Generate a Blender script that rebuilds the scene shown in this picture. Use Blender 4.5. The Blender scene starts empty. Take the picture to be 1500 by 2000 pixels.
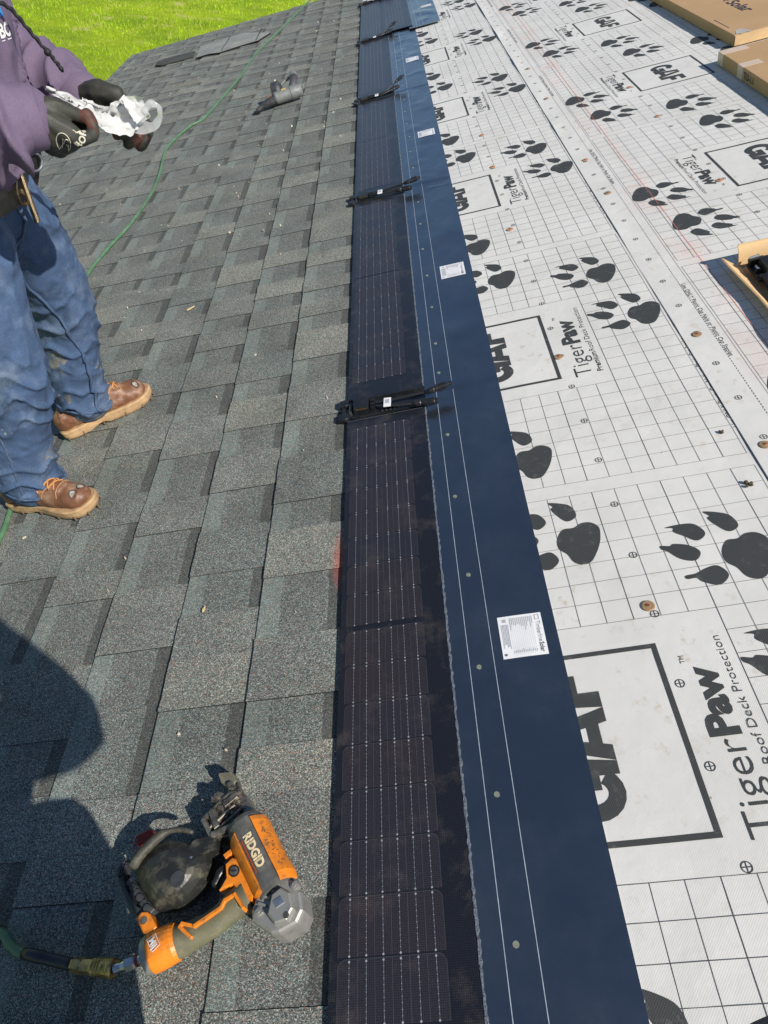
import bpy, bmesh, math, random
import numpy as np
from mathutils import Vector, Matrix, noise
random.seed(7)
PI = math.pi
S = bpy.context.scene
C = S.collection
# ---------------------------------------------------------------- frames, camera, light
TH = math.radians(18.4)                       # roof pitch
ct, st = math.cos(TH), math.sin(TH)
RM = Matrix(((ct, 0, -st, 0), (0, 1, 0, 0), (st, 0, ct, 0), (0, 0, 0, 1)))   # roof axes -> world
WM = Matrix.Identity(4)
cam = bpy.data.cameras.new('camera'); co = bpy.data.objects.new('camera', cam); C.objects.link(co)
Rc = Matrix(((0.97420248, -0.01723159, -0.22501689), (-0.1709763, -0.70714725, -0.68608299), (-0.14729777, 0.70685631, -0.6918508)))
rot = RM.to_3x3() @ Rc.transposed() @ Matrix(((1, 0, 0), (0, -1, 0), (0, 0, -1)))
co.matrix_world = Matrix.Translation(RM @ Vector((0, 0, 1.17))) @ rot.to_4x4()
cam.sensor_fit = 'HORIZONTAL'; cam.sensor_width = 36; cam.lens = 1342.7 / 1500 * 36
cam.clip_start = 0.02; cam.clip_end = 1000
S.camera = co
sun_r = Vector((1.25, -0.95, 1.0)).normalized()
sun_w = (RM.to_3x3() @ sun_r).normalized()
el = math.asin(sun_w.z); az = math.atan2(sun_w.x, sun_w.y)
w = bpy.data.worlds.new('World'); S.world = w; w.use_nodes = True
nt = w.node_tree; nt.nodes.clear()
sky = nt.nodes.new('ShaderNodeTexSky'); sky.sky_type = 'NISHITA'; sky.sun_disc = False
sky.sun_elevation = el; sky.sun_rotation = az; sky.air_density = 1.0; sky.dust_density = 0.3; sky.ozone_density = 4.0
bg = nt.nodes.new('ShaderNodeBackground'); bg.inputs[1].default_value = 0.080
wo = nt.nodes.new('ShaderNodeOutputWorld')
nt.links.new(sky.outputs[0], bg.inputs[0]); nt.links.new(bg.outputs[0], wo.inputs[0])
sl = bpy.data.lights.new('sun', 'SUN'); so = bpy.data.objects.new('sun', sl); C.objects.link(so)
sl.energy = 5.0; sl.angle = math.radians(0.55); sl.color = (1.0, 0.945, 0.85)
so.rotation_mode = 'QUATERNION'; so.rotation_quaternion = sun_w.to_track_quat('Z', 'Y')
so.location = (3, -3, 6)
S.view_settings.view_transform = 'Standard'; S.view_settings.look = 'None'
S.view_settings.exposure = 0.13; S.view_settings.gamma = 1

# ---------------------------------------------------------------- helpers
def put(name, me, mats, parent=None, base=None, frame=None, smooth=False):
    for m in mats: me.materials.append(m)
    o = bpy.data.objects.new(name, me); C.objects.link(o)
    if parent: o.parent = parent
    else:
        o.matrix_world = (frame or RM) @ Matrix.Translation(base or (0, 0, 0))
    if smooth:
        me.polygons.foreach_set('use_smooth', [True] * len(me.polygons))
    return o
def tag(o, label=None, cat=None, group=None, kind=None):
    if label: o['label'] = label
    if cat: o['category'] = cat
    if group: o['group'] = group
    if kind: o['kind'] = kind
    return o
def thing(name, label, cat, base=(0, 0, 0), rz=0, group=None, frame=None):
    o = bpy.data.objects.new(name, None); C.objects.link(o); o.empty_display_size = .05
    o.matrix_world = (frame or RM) @ Matrix.Translation(base) @ Matrix.Rotation(rz, 4, 'Z')
    return tag(o, label, cat, group)
def copy_tree(o, parent=None):
    c = o.copy(); C.objects.link(c)
    if parent: c.parent = parent
    for ch in [x for x in bpy.data.objects if x.parent == o]: copy_tree(ch, c)
    return c
class MB:
    def __init__(s, off=(0, 0, 0)): s.bm = bmesh.new(); s.off = Vector(off); s.mi = 0
    def v(s, p): return s.bm.verts.new(Vector(p) - s.off)
    def face(s, vs, mi=None):
        try:
            f = s.bm.faces.new(vs); f.material_index = s.mi if mi is None else mi; return f
        except ValueError: return None
    def poly(s, pts, mi=None): return s.face([s.v(p) for p in pts], mi)
    def box(s, a, b, mi=None, top=None, M=None):
        x0, y0, z0 = a; x1, y1, z1 = b
        P = [(x0, y0, z0), (x1, y0, z0), (x1, y1, z0), (x0, y1, z0), (x0, y0, z1), (x1, y0, z1), (x1, y1, z1), (x0, y1, z1)]
        if M: P = [M @ Vector(p) for p in P]
        V = [s.v(p) for p in P]
        for i, q in enumerate(((3, 2, 1, 0), (4, 5, 6, 7), (0, 1, 5, 4), (1, 2, 6, 5), (2, 3, 7, 6), (3, 0, 4, 7))):
            s.face([V[k] for k in q], top if (i == 1 and top is not None) else mi)
    def prism(s, pts, z0, z1, mi=None, inset=0.0, bev=0.0, M=None):
        # extruded outline with a chamfer (bev) at the top
        n = len(pts)
        a = sum(pts[i][0] * pts[(i + 1) % n][1] - pts[(i + 1) % n][0] * pts[i][1] for i in range(n))
        if a < 0: pts = pts[::-1]
        cx = sum(p[0] for p in pts) / n; cy = sum(p[1] for p in pts) / n
        def off(d):
            o = []
            for i in range(n):
                p0, p1, p2 = Vector(pts[i - 1][:2]), Vector(pts[i][:2]), Vector(pts[(i + 1) % n][:2])
                e1 = (p1 - p0); e2 = (p2 - p1)
                n1 = Vector((-e1.y, e1.x)).normalized() if e1.length else Vector((0, 0)); n2 = Vector((-e2.y, e2.x)).normalized() if e2.length else Vector((0, 0))
                m = n1 + n2
                m = m / max(m.length_squared, .5) * 2 / 1.0 * .5 * 2 if m.length > 1e-6 else n1
                k = p1 + m * d * .5 * (1 if m.length < 4 else .5)
                o.append((k.x, k.y))
            return o
        rings = [(off(0), z0), (off(0), z1 - bev)]
        if bev: rings += [(off(bev * .3), z1 - bev * .35), (off(bev), z1)]
        R = []
        for pp, z in rings:
            R.append([s.v(M @ Vector((x, y, z)) if M else (x, y, z)) for x, y in pp])
        for a_, b_ in zip(R, R[1:]):
            for i in range(n): s.face([a_[i], a_[(i + 1) % n], b_[(i + 1) % n], b_[i]], mi)
        s.face(R[-1], mi); s.face(R[0][::-1], mi)
    def tube(s, pts, r, n=10, mi=None, caps=True, flat=1.0):
        pts = [Vector(p) for p in pts]
        rs = r if isinstance(r, (list, tuple)) else [r] * len(pts)
        up = Vector((0, 0, 1)); R = []
        for i, p in enumerate(pts):
            t = (pts[min(i + 1, len(pts) - 1)] - pts[max(i - 1, 0)]).normalized()
            if i == 0:
                a = up.cross(t)
                if a.length < .1: a = Vector((1, 0, 0)).cross(t)
                a.normalize()
            else:
                a = (a - t * a.dot(t)).normalized()
            b = t.cross(a)
            R.append([s.v(p + a * math.cos(2 * PI * k / n) * rs[i] + b * math.sin(2 * PI * k / n) * rs[i] * flat) for k in range(n)])
        for x, y in zip(R, R[1:]):
            for k in range(n): s.face([x[k], x[(k + 1) % n], y[(k + 1) % n], y[k]], mi)
        if caps: s.face(R[0][::-1], mi); s.face(R[-1], mi)
    def cyl(s, c, r, h, n=16, mi=None, axis=(0, 0, 1)):
        c = Vector(c); a = Vector(axis).normalized(); s.tube([c, c + a * h], r, n, mi)
    def ball(s, c, r, mi=None, n=12, M=None):
        c = Vector(c); r = (r, r, r) if not isinstance(r, (tuple, list)) else r
        R = []
        for i in range(1, n):
            t = PI * i / n
            q = []
            for k in range(2 * n):
                d = Vector((r[0] * math.sin(t) * math.cos(PI * k / n), r[1] * math.sin(t) * math.sin(PI * k / n), r[2] * math.cos(t)))
                if M: d = M @ d
                q.append(s.v(c + d))
            R.append(q)
        tp = Vector((0, 0, r[2])); 
        if M: tp = M @ tp
        T = s.v(c + tp); B = s.v(c - tp)
        m = 2 * n
        for k in range(m): s.face([T, R[0][k], R[0][(k + 1) % m]], mi); s.face([B, R[-1][(k + 1) % m], R[-1][k]], mi)
        for x, y in zip(R, R[1:]):
            for k in range(m): s.face([x[k], y[k], y[(k + 1) % m], x[(k + 1) % m]], mi)
    def text(s, txt, fn, size=1.0, bold=0.0, mi=None, width=None, space=1.0, align='LEFT'):
        cu = bpy.data.curves.new('t', 'FONT'); cu.body = txt; cu.size = size; cu.offset = bold; cu.space_character = space
        cu.resolution_u = 3; cu.align_x = align
        ob = bpy.data.objects.new('t', cu); C.objects.link(ob)
        bpy.context.view_layer.update()
        me = ob.evaluated_get(bpy.context.evaluated_depsgraph_get()).to_mesh()
        xs = [v.co.x for v in me.vertices] or [0]
        x0 = min(xs); k = 1.0 if width is None else width / max(max(xs) - x0, 1e-6)
        V = [s.v(fn((v.co.x - (x0 if width else 0)) * k, v.co.y)) for v in me.vertices]
        for p in me.polygons:
            s.face([V[i] for i in p.vertices], mi)
        ob.evaluated_get(bpy.context.evaluated_depsgraph_get()).to_mesh_clear()
        bpy.data.objects.remove(ob); bpy.data.curves.remove(cu)
    def build(s, name, mats, parent=None, base=None, frame=None, smooth=False):
        me = bpy.data.meshes.new(name)
        s.bm.normal_update(); s.bm.to_mesh(me); s.bm.free()
        if not isinstance(mats, (list, tuple)): mats = [mats]
        return put(name, me, mats, parent, base, frame, smooth)
    def remesh(s, name, mats, parent=None, voxel=.006, it=4, disp=None, base=None, frame=None, matfn=None):
        me = bpy.data.meshes.new('tmp'); bmesh.ops.recalc_face_normals(s.bm, faces=s.bm.faces[:])
        s.bm.to_mesh(me); s.bm.free()
        o = bpy.data.objects.new('tmp', me); C.objects.link(o)
        m = o.modifiers.new('r', 'REMESH'); m.mode = 'VOXEL'; m.voxel_size = voxel
        m2 = o.modifiers.new('s', 'SMOOTH'); m2.iterations = it; m2.factor = .5
        bpy.context.view_layer.update()
        ev = o.evaluated_get(bpy.context.evaluated_depsgraph_get())
        nm = bpy.data.meshes.new_from_object(ev); nm.name = name
        bpy.data.objects.remove(o); bpy.data.meshes.remove(me)
        if disp:
            off = s.off
            cs = [v.co.copy() for v in nm.vertices]; ns = [v.normal.copy() for v in nm.vertices]
            for v, c_, n_ in zip(nm.vertices, cs, ns):
                v.co = c_ + n_ * disp(c_ + off, n_)
        nm.materials.clear()
        if not isinstance(mats, (list, tuple)): mats = [mats]
        ob = put(name, nm, mats, parent, base, frame, True)
        if matfn:
            for p in nm.polygons: p.material_index = matfn(p.center + s.off)
        return ob
def spline(pts, n=6, closed=False):
    P = [Vector(p) if len(p) == 3 else Vector((p[0], p[1], 0)) for p in pts]; out = []; L = len(P)
    for i in range(L if closed else L - 1):
        if closed: a, b, c, d = P[i - 1], P[i], P[(i + 1) % L], P[(i + 2) % L]
        else: a, b, c, d = P[max(i - 1, 0)], P[i], P[i + 1], P[min(i + 2, L - 1)]
        for k in range(n):
            t = k / n
            out.append(.5 * ((2 * b) + (c - a) * t + (2 * a - 5 * b + 4 * c - d) * t * t + (3 * b - a - 3 * c + d) * t ** 3))
    if not closed: out.append(P[-1])
    return out

def mat(name, col, rough=.6, metal=0., var=.15, vscale=8., bump=0., bscale=60., dirt=None, dscale=6., damt=.5, coat=0., spec=.5, sub=None, fine=0., fscale=300.):
    m = bpy.data.materials.new(name); m.use_nodes = True; t = m.node_tree; N = t.nodes; L = t.links
    b = N['Principled BSDF']; b.inputs['Roughness'].default_value = rough; b.inputs['Metallic'].default_value = metal
    b.inputs['Coat Weight'].default_value = coat; b.inputs['Specular IOR Level'].default_value = spec
    tc = N.new('ShaderNodeTexCoord')
    def nz(sc, det=4, ro=.55):
        n = N.new('ShaderNodeTexNoise'); n.inputs['Scale'].default_value = sc; n.inputs['Detail'].default_value = det
        n.inputs['Roughness'].default_value = ro; L.new(tc.outputs['Object'], n.inputs['Vector']); return n
    def rng(src, a, b_, lo, hi):
        r = N.new('ShaderNodeMapRange'); r.inputs[1].default_value = a; r.inputs[2].default_value = b_
        r.inputs[3].default_value = lo; r.inputs[4].default_value = hi; L.new(src, r.inputs[0]); return r.outputs[0]
    def mix(f, a, b_, mode='MIX'):
        x = N.new('ShaderNodeMix'); x.data_type = 'RGBA'; x.blend_type = mode
        if isinstance(f, float): x.inputs[0].default_value = f
        else: L.new(f, x.inputs[0])
        for i, q in ((6, a), (7, b_)):
            if isinstance(q, tuple): x.inputs[i].default_value = (*q[:3], 1)
            else: L.new(q, x.inputs[i])
        return x.outputs[2]
    n1 = nz(vscale)
    c = mix(rng(n1.outputs[0], .3, .7, 0, 1), tuple(x * (1 - var) for x in col), tuple(min(1, x * (1 + var)) for x in col))
    if dirt:
        n2 = nz(dscale, 6, .65)
        c = mix(rng(n2.outputs[0], .5, .68, 0, damt), c, dirt)
    if fine:
        n3 = nz(fscale, 2)
        g = rng(n3.outputs[0], .3, .7, 1 - fine, 1 + fine)
        x = N.new('ShaderNodeVectorMath'); x.operation = 'SCALE'; L.new(c, x.inputs[0]); L.new(g, x.inputs[3]); c = x.outputs[0]
    L.new(c, b.inputs['Base Color'])
    L.new(rng(n1.outputs[0], .3, .7, max(0, rough - .07), min(1, rough + .07)), b.inputs['Roughness'])
    if bump:
        n4 = nz(bscale, 3); bp = N.new('ShaderNodeBump'); bp.inputs['Strength'].default_value = bump; bp.inputs['Distance'].default_value = .002
        L.new(n4.outputs[0], bp.inputs['Height']); L.new(bp.outputs[0], b.inputs['Normal'])
    m['b'] = 1
    return m
def nodes(m): return m.node_tree.nodes, m.node_tree.links, m.node_tree.nodes['Principled BSDF']

# granule shingle material
def granules(name, col, lo=.22, hi=2.2, warm=.3):
    m = bpy.data.materials.new(name); m.use_nodes = True; N, L, b = nodes(m)
    b.inputs['Roughness'].default_value = .85; b.inputs['Specular IOR Level'].default_value = .35
    tc = N.new('ShaderNodeTexCoord')
    v = N.new('ShaderNodeTexVoronoi'); v.inputs['Scale'].default_value = 700; L.new(tc.outputs['Object'], v.inputs['Vector'])
    sp = N.new('ShaderNodeSeparateColor'); L.new(v.outputs['Color'], sp.inputs[0])
    r = N.new('ShaderNodeValToRGB'); r.color_ramp.interpolation = 'LINEAR'
    e = r.color_ramp.elements; e[0].position = 0; e[0].color = (lo, lo, lo, 1); e[1].position = 1; e[1].color = (hi * 1.35, hi * 1.35, hi * 1.3, 1)
    for p, k in ((.3, .55), (.65, 1.0), (.88, 1.7)): q = r.color_ramp.elements.new(p); q.color = (k, k, k, 1)
    L.new(sp.outputs[0], r.inputs[0])
    hue = N.new('ShaderNodeValToRGB'); hue.color_ramp.interpolation = 'CONSTANT'
    e = hue.color_ramp.elements; e[0].position = 0; e[0].color = (1, 1, 1, 1); e[1].position = .955; e[1].color = (1.7, .8, .6, 1)
    q = hue.color_ramp.elements.new(.5); q.color = (.93, 1.03, 1.0, 1)
    q = hue.color_ramp.elements.new(.8); q.color = (.82, 1.05, 1.02, 1)
    L.new(sp.outputs[1], hue.inputs[0])
    n = N.new('ShaderNodeTexNoise'); n.inputs['Scale'].default_value = 5; n.inputs['Detail'].default_value = 5; L.new(tc.outputs['Object'], n.inputs['Vector'])
    mr = N.new('ShaderNodeMapRange'); mr.inputs[1].default_value = .3; mr.inputs[2].default_value = .7; mr.inputs[3].default_value = .82; mr.inputs[4].default_value = 1.2; L.new(n.outputs[0], mr.inputs[0])
    n2 = N.new('ShaderNodeTexNoise'); n2.inputs['Scale'].default_value = 2.3; n2.inputs['Detail'].default_value = 6; n2.inputs['Roughness'].default_value = .7; L.new(tc.outputs['Object'], n2.inputs['Vector'])
    mr2 = N.new('ShaderNodeMapRange'); mr2.inputs[1].default_value = .52; mr2.inputs[2].default_value = .75; mr2.inputs[3].default_value = 0; mr2.inputs[4].default_value = .35; L.new(n2.outputs[0], mr2.inputs[0])
    def mul(a, b_):
        x = N.new('ShaderNodeVectorMath'); x.operation = 'MULTIPLY'; L.new(a, x.inputs[0])
        if isinstance(b_, tuple): x.inputs[1].default_value = b_
        else: L.new(b_, x.inputs[1])
        return x.outputs[0]
    mx = N.new('ShaderNodeMix'); mx.data_type = 'RGBA'; mx.inputs[6].default_value = (*col, 1); mx.inputs[7].default_value = (col[0] * 1.35 + .02, col[1] * 1.2 + .015, col[2] * .95, 1)
    L.new(mr2.outputs[0], mx.inputs[0])
    c = mul(mul(r.outputs[0], hue.outputs[0]), mx.outputs[2])
    x = N.new('ShaderNodeVectorMath'); x.operation = 'SCALE'; L.new(c, x.inputs[0]); L.new(mr.outputs[0], x.inputs[3])
    L.new(x.outputs[0], b.inputs['Base Color'])
    vm_ = N.new('ShaderNodeVectorMath'); vm_.operation = 'SUBTRACT'; L.new(tc.outputs['Object'], vm_.inputs[0]); vm_.inputs[1].default_value = (-.345, -1.94, 0)
    vs_ = N.new('ShaderNodeVectorMath'); vs_.operation = 'MULTIPLY'; L.new(vm_.outputs[0], vs_.inputs[0]); vs_.inputs[1].default_value = (28, 9, 0)
    vl_ = N.new('ShaderNodeVectorMath'); vl_.operation = 'LENGTH'; L.new(vs_.outputs[0], vl_.inputs[0])
    mr3 = N.new('ShaderNodeMapRange'); mr3.inputs[1].default_value = .2; mr3.inputs[2].default_value = 1; mr3.inputs[3].default_value = .75; mr3.inputs[4].default_value = 0; L.new(vl_.outputs['Value'], mr3.inputs[0])
    mxr = N.new('ShaderNodeMix'); mxr.data_type = 'RGBA'; L.new(mr3.outputs[0], mxr.inputs[0]); L.new(x.outputs[0], mxr.inputs[6]); mxr.inputs[7].default_value = (.5, .10, .06, 1)
    L.new(mxr.outputs[2], b.inputs['Base Color'])
    bp = N.new('ShaderNodeBump'); bp.inputs['Strength'].default_value = .55; bp.inputs['Distance'].default_value = .0012
    L.new(v.outputs['Distance'], bp.inputs['Height']); bp.invert = True
    L.new(bp.outputs[0], b.inputs['Normal'])
    return m
G_mid = granules('granules_mid', (.160, .163, .155))
G_t1 = granules('granules_tooth', (.188, .189, .177))
G_t2 = granules('granules_tooth_pale', (.225, .222, .20))
G_t3 = granules('granules_tooth_green', (.165, .172, .164))
G_lt = granules('granules_pale_band', (.20, .218, .205), lo=.6, hi=1.4)
G_dk = granules('granules_dark_band', (.098, .098, .094), lo=.5, hi=1.7)
M_asph = mat('asphalt_edge', (.012, .012, .012), .9, var=.3, vscale=80)
M_wood = mat('roof_deck_wood', (.30, .2, .11), .8, var=.3, vscale=20)
M_wall = mat('house_siding', (.42, .40, .36), .7, var=.06, vscale=3)
M_trim = mat('white_trim', (.75, .74, .71), .5, var=.05)

# ---------------------------------------------------------------- ground
def grass_mat():
    m = bpy.data.materials.new('grass_ground'); m.use_nodes = True; N, L, b = nodes(m)
    b.inputs['Roughness'].default_value = .9; b.inputs['Specular IOR Level'].default_value = .2
    tc = N.new('ShaderNodeTexCoord')
    def nz(sc, d=6, r=.6):
        n = N.new('ShaderNodeTexNoise'); n.inputs['Scale'].default_value = sc; n.inputs['Detail'].default_value = d; n.inputs['Roughness'].default_value = r
        L.new(tc.outputs['Object'], n.inputs['Vector']); return n.outputs[0]
    r1 = N.new('ShaderNodeValToRGB'); e = r1.color_ramp.elements
    e[0].position = .32; e[0].color = (.16, .27, .010, 1); e[1].position = .62; e[1].color = (.36, .48, .015, 1)
    L.new(nz(.55, 8, .68), r1.inputs[0])
    r2 = N.new('ShaderNodeValToRGB'); e = r2.color_ramp.elements; e[0].position = .57; e[0].color = (0, 0, 0, 1); e[1].position = .68; e[1].color = (1, 1, 1, 1)
    L.new(nz(1.1, 6, .62), r2.inputs[0])
    mx = N.new('ShaderNodeMix'); mx.data_type = 'RGBA'; mx.inputs[7].default_value = (.50, .46, .17, 1); L.new(r1.outputs[0], mx.inputs[6]); L.new(r2.outputs[0], mx.inputs[0])
    r3 = N.new('ShaderNodeMapRange'); r3.inputs[1].default_value = .3; r3.inputs[2].default_value = .7; r3.inputs[3].default_value = .55; r3.inputs[4].default_value = 1.35
    L.new(nz(22, 4, .7), r3.inputs[0])
    x = N.new('ShaderNodeVectorMath'); x.operation = 'SCALE'; L.new(mx.outputs[2], x.inputs[0]); L.new(r3.outputs[0], x.inputs[3])
    L.new(x.outputs[0], b.inputs['Base Color'])
    bp = N.new('ShaderNodeBump'); bp.inputs['Strength'].default_value = .8; bp.inputs['Distance'].default_value = .08
    L.new(nz(14, 5, .7), bp.inputs['Height']); L.new(bp.outputs[0], b.inputs['Normal'])
    return m
GZ = -3.6
mb = MB(); mb.poly([(-400, -400, GZ), (400, -400, GZ), (400, 400, GZ), (-400, 400, GZ)])
tag(mb.build('ground', grass_mat(), frame=WM), kind='structure')
# grass tufts over the lawn that the roof edge leaves in view
gb = [mat('grass_blade_a', (.34, .50, .010), .75, var=.35, vscale=1.2), mat('grass_blade_b', (.25, .40, .012), .75, var=.35, vscale=1.2), mat('grass_straw', (.42, .40, .13), .8, var=.2)]
rg = np.random.default_rng(3); NB = 30000
vs = []; fs = []; mi = []
cx = rg.uniform(-13.5, -1.0, NB); cy = rg.uniform(14.5, 33, NB)
for i in range(NB):
    x, y = cx[i], cy[i]
    q = noise.noise(Vector((x * .9, y * .9, 0)))
    if q < -.12 and rg.random() < .6: continue
    a = rg.uniform(0, 6.28); h = rg.uniform(.03, .085) * (1.2 + q); wd = rg.uniform(.006, .014)
    k = len(vs); lean = rg.uniform(-.05, .05, 2)
    vs += [(x - math.cos(a) * wd, y - math.sin(a) * wd, GZ), (x + math.cos(a) * wd, y + math.sin(a) * wd, GZ), (x + lean[0], y + lean[1], GZ + h)]
    fs.append((k, k + 1, k + 2)); mi.append(2 if rg.random() < .07 else (0 if rg.random() < .6 + q else 1))
me = bpy.data.meshes.new('grass_blades'); me.from_pydata(vs, [], fs)
o = put('grass', me, gb, frame=WM); me.polygons.foreach_set('material_index', mi); tag(o, kind='stuff', label='bright green lawn grass with dry straw patches below the roof', cat='grass')

# ---------------------------------------------------------------- house with its shingle roof
X_EAVE, Y_RAKE, Y_NEAR, X_TOP = -2.97, 9.0, -2.2, 3.6
house = thing('house', 'house whose low sloping roof is being reshingled in grey asphalt', 'house', (0, 3, 0))
HB = Vector((0, 3, 0))
mb = MB(HB); mb.box((X_EAVE, Y_NEAR, -.12), (X_TOP, Y_RAKE, -.006)); mb.build('roof_deck', M_wood, house)
mb = MB(HB)
mb.box((X_EAVE - .012, Y_NEAR, -.16), (X_EAVE - .002, Y_RAKE + .01, -.004)); mb.box((X_EAVE, Y_RAKE + .002, -.16), (X_TOP, Y_RAKE + .012, -.004))
mb.build('drip_edge', M_trim, house)
mw = MB(HB)
RMi = RM.inverted()
def wallbox(a, b):
    n0 = len(mw.bm.verts); mw.box(a, b, M=RMi)
g0 = GZ - .02
for (xa, xb, ya, yb) in ((-2.35, -2.2, -1.8, 8.6), (3.2, 3.35, -1.8, 8.6), (-2.2, 3.2, 8.45, 8.6), (-2.2, 3.2, -1.8, -1.65)):
    zt = min(xa, xb) * math.tan(TH) - .19
    wallbox((xa, ya, g0), (xb, yb, zt if xa < 0 and xb < 0 else -.95 if xa < 0 else .86))
mw.build('wall', M_wall, house)
# asphalt courses: laminated shingles, courses run along Y, upslope is +X
mb = MB(HB); EXP = .1939
rs = random.Random(11)
mats_sh = [G_mid, G_t1, G_t2, G_t3, G_lt, G_dk, M_asph]
def zt(x, xb): return .0078 - .0062 * (x - xb) / EXP
k = 0; xb = -.540
while xb > X_EAVE - .1:
    x0 = max(xb, X_EAVE)
    x1 = xb + EXP + .012
    y = Y_NEAR + rs.uniform(0, .1)
    # black underside strip / butt edge of the whole course
    mb.poly([(x0, Y_NEAR, -.003), (x0, Y_RAKE, -.003), (x0 + .0002, Y_RAKE, zt(x0, xb)), (x0 + .0002, Y_NEAR, zt(x0, xb))], 6)
    tooth = rs.random() < .5
    while y < Y_RAKE:
        L_ = rs.choice([.09, .12, .15, .18]) if tooth else rs.choice([.10, .12, .145, .17, .19])
        y1 = min(y + L_, Y_RAKE)
        if Y_RAKE - y1 < .05: y1 = Y_RAKE
        if tooth:
            mt = rs.choice([1, 1, 1, 2, 3]); dz = .0019
            j = lambda: rs.uniform(-.0012, .0010)
            n = max(2, int((y1 - y) / .03)); ys = [y + (y1 - y) * i / n for i in range(n + 1)]
            A = [mb.v((x0 + j() - .001, yy, zt(x0, xb) + dz)) for yy in ys]; B = [mb.v((x1, yy, zt(x1, xb) + dz)) for yy in ys]
            A0 = [mb.v((v_.co.x + mb.off.x, v_.co.y + mb.off.y, -.003)) for v_ in A]
            for i in range(n):
                mb.face([A[i], B[i], B[i + 1], A[i + 1]], mt); mb.face([A0[i], A[i], A[i + 1], A0[i + 1]], 6)
            for yy, sgn in ((y, 1), (y1, -1)):
                mb.poly([(x0, yy, zt(x0, xb) - .001), (x1, yy, zt(x1, xb) - .001), (x1, yy, zt(x1, xb) + dz), (x0, yy, zt(x0, xb) + dz)], 6)
                if rs.random() < .55:
                    e_ = .0011; ya = yy - e_ * sgn
                    mb.poly([(x0 + .003, ya, zt(x0, xb) + .0003), (x1, ya, zt(x1, xb) + .0003), (x1, yy, zt(x1, xb) + .0003), (x0 + .003, yy, zt(x0, xb) + .0003)], 6)
        else:
            xs = [x0, x0 + .048 + rs.uniform(-.004, .004), x1 - .012 - .036 + rs.uniform(-.005, .005), x1]
            if xs[1] < xs[2]:
                for (a, b_), mt in zip(zip(xs, xs[1:]), (4, rs.choice([0, 0, 3]), 5)):
                    mb.poly([(a, y, zt(a, xb)), (b_, y, zt(b_, xb)), (b_, y1, zt(b_, xb)), (a, y1, zt(a, xb))], mt)
        y = y1; tooth = not tooth if rs.random() < .96 else tooth
        if tooth and rs.random() < .0: pass
    xb -= EXP; k += 1
mb.build('shingle_covering', mats_sh, house)

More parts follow.
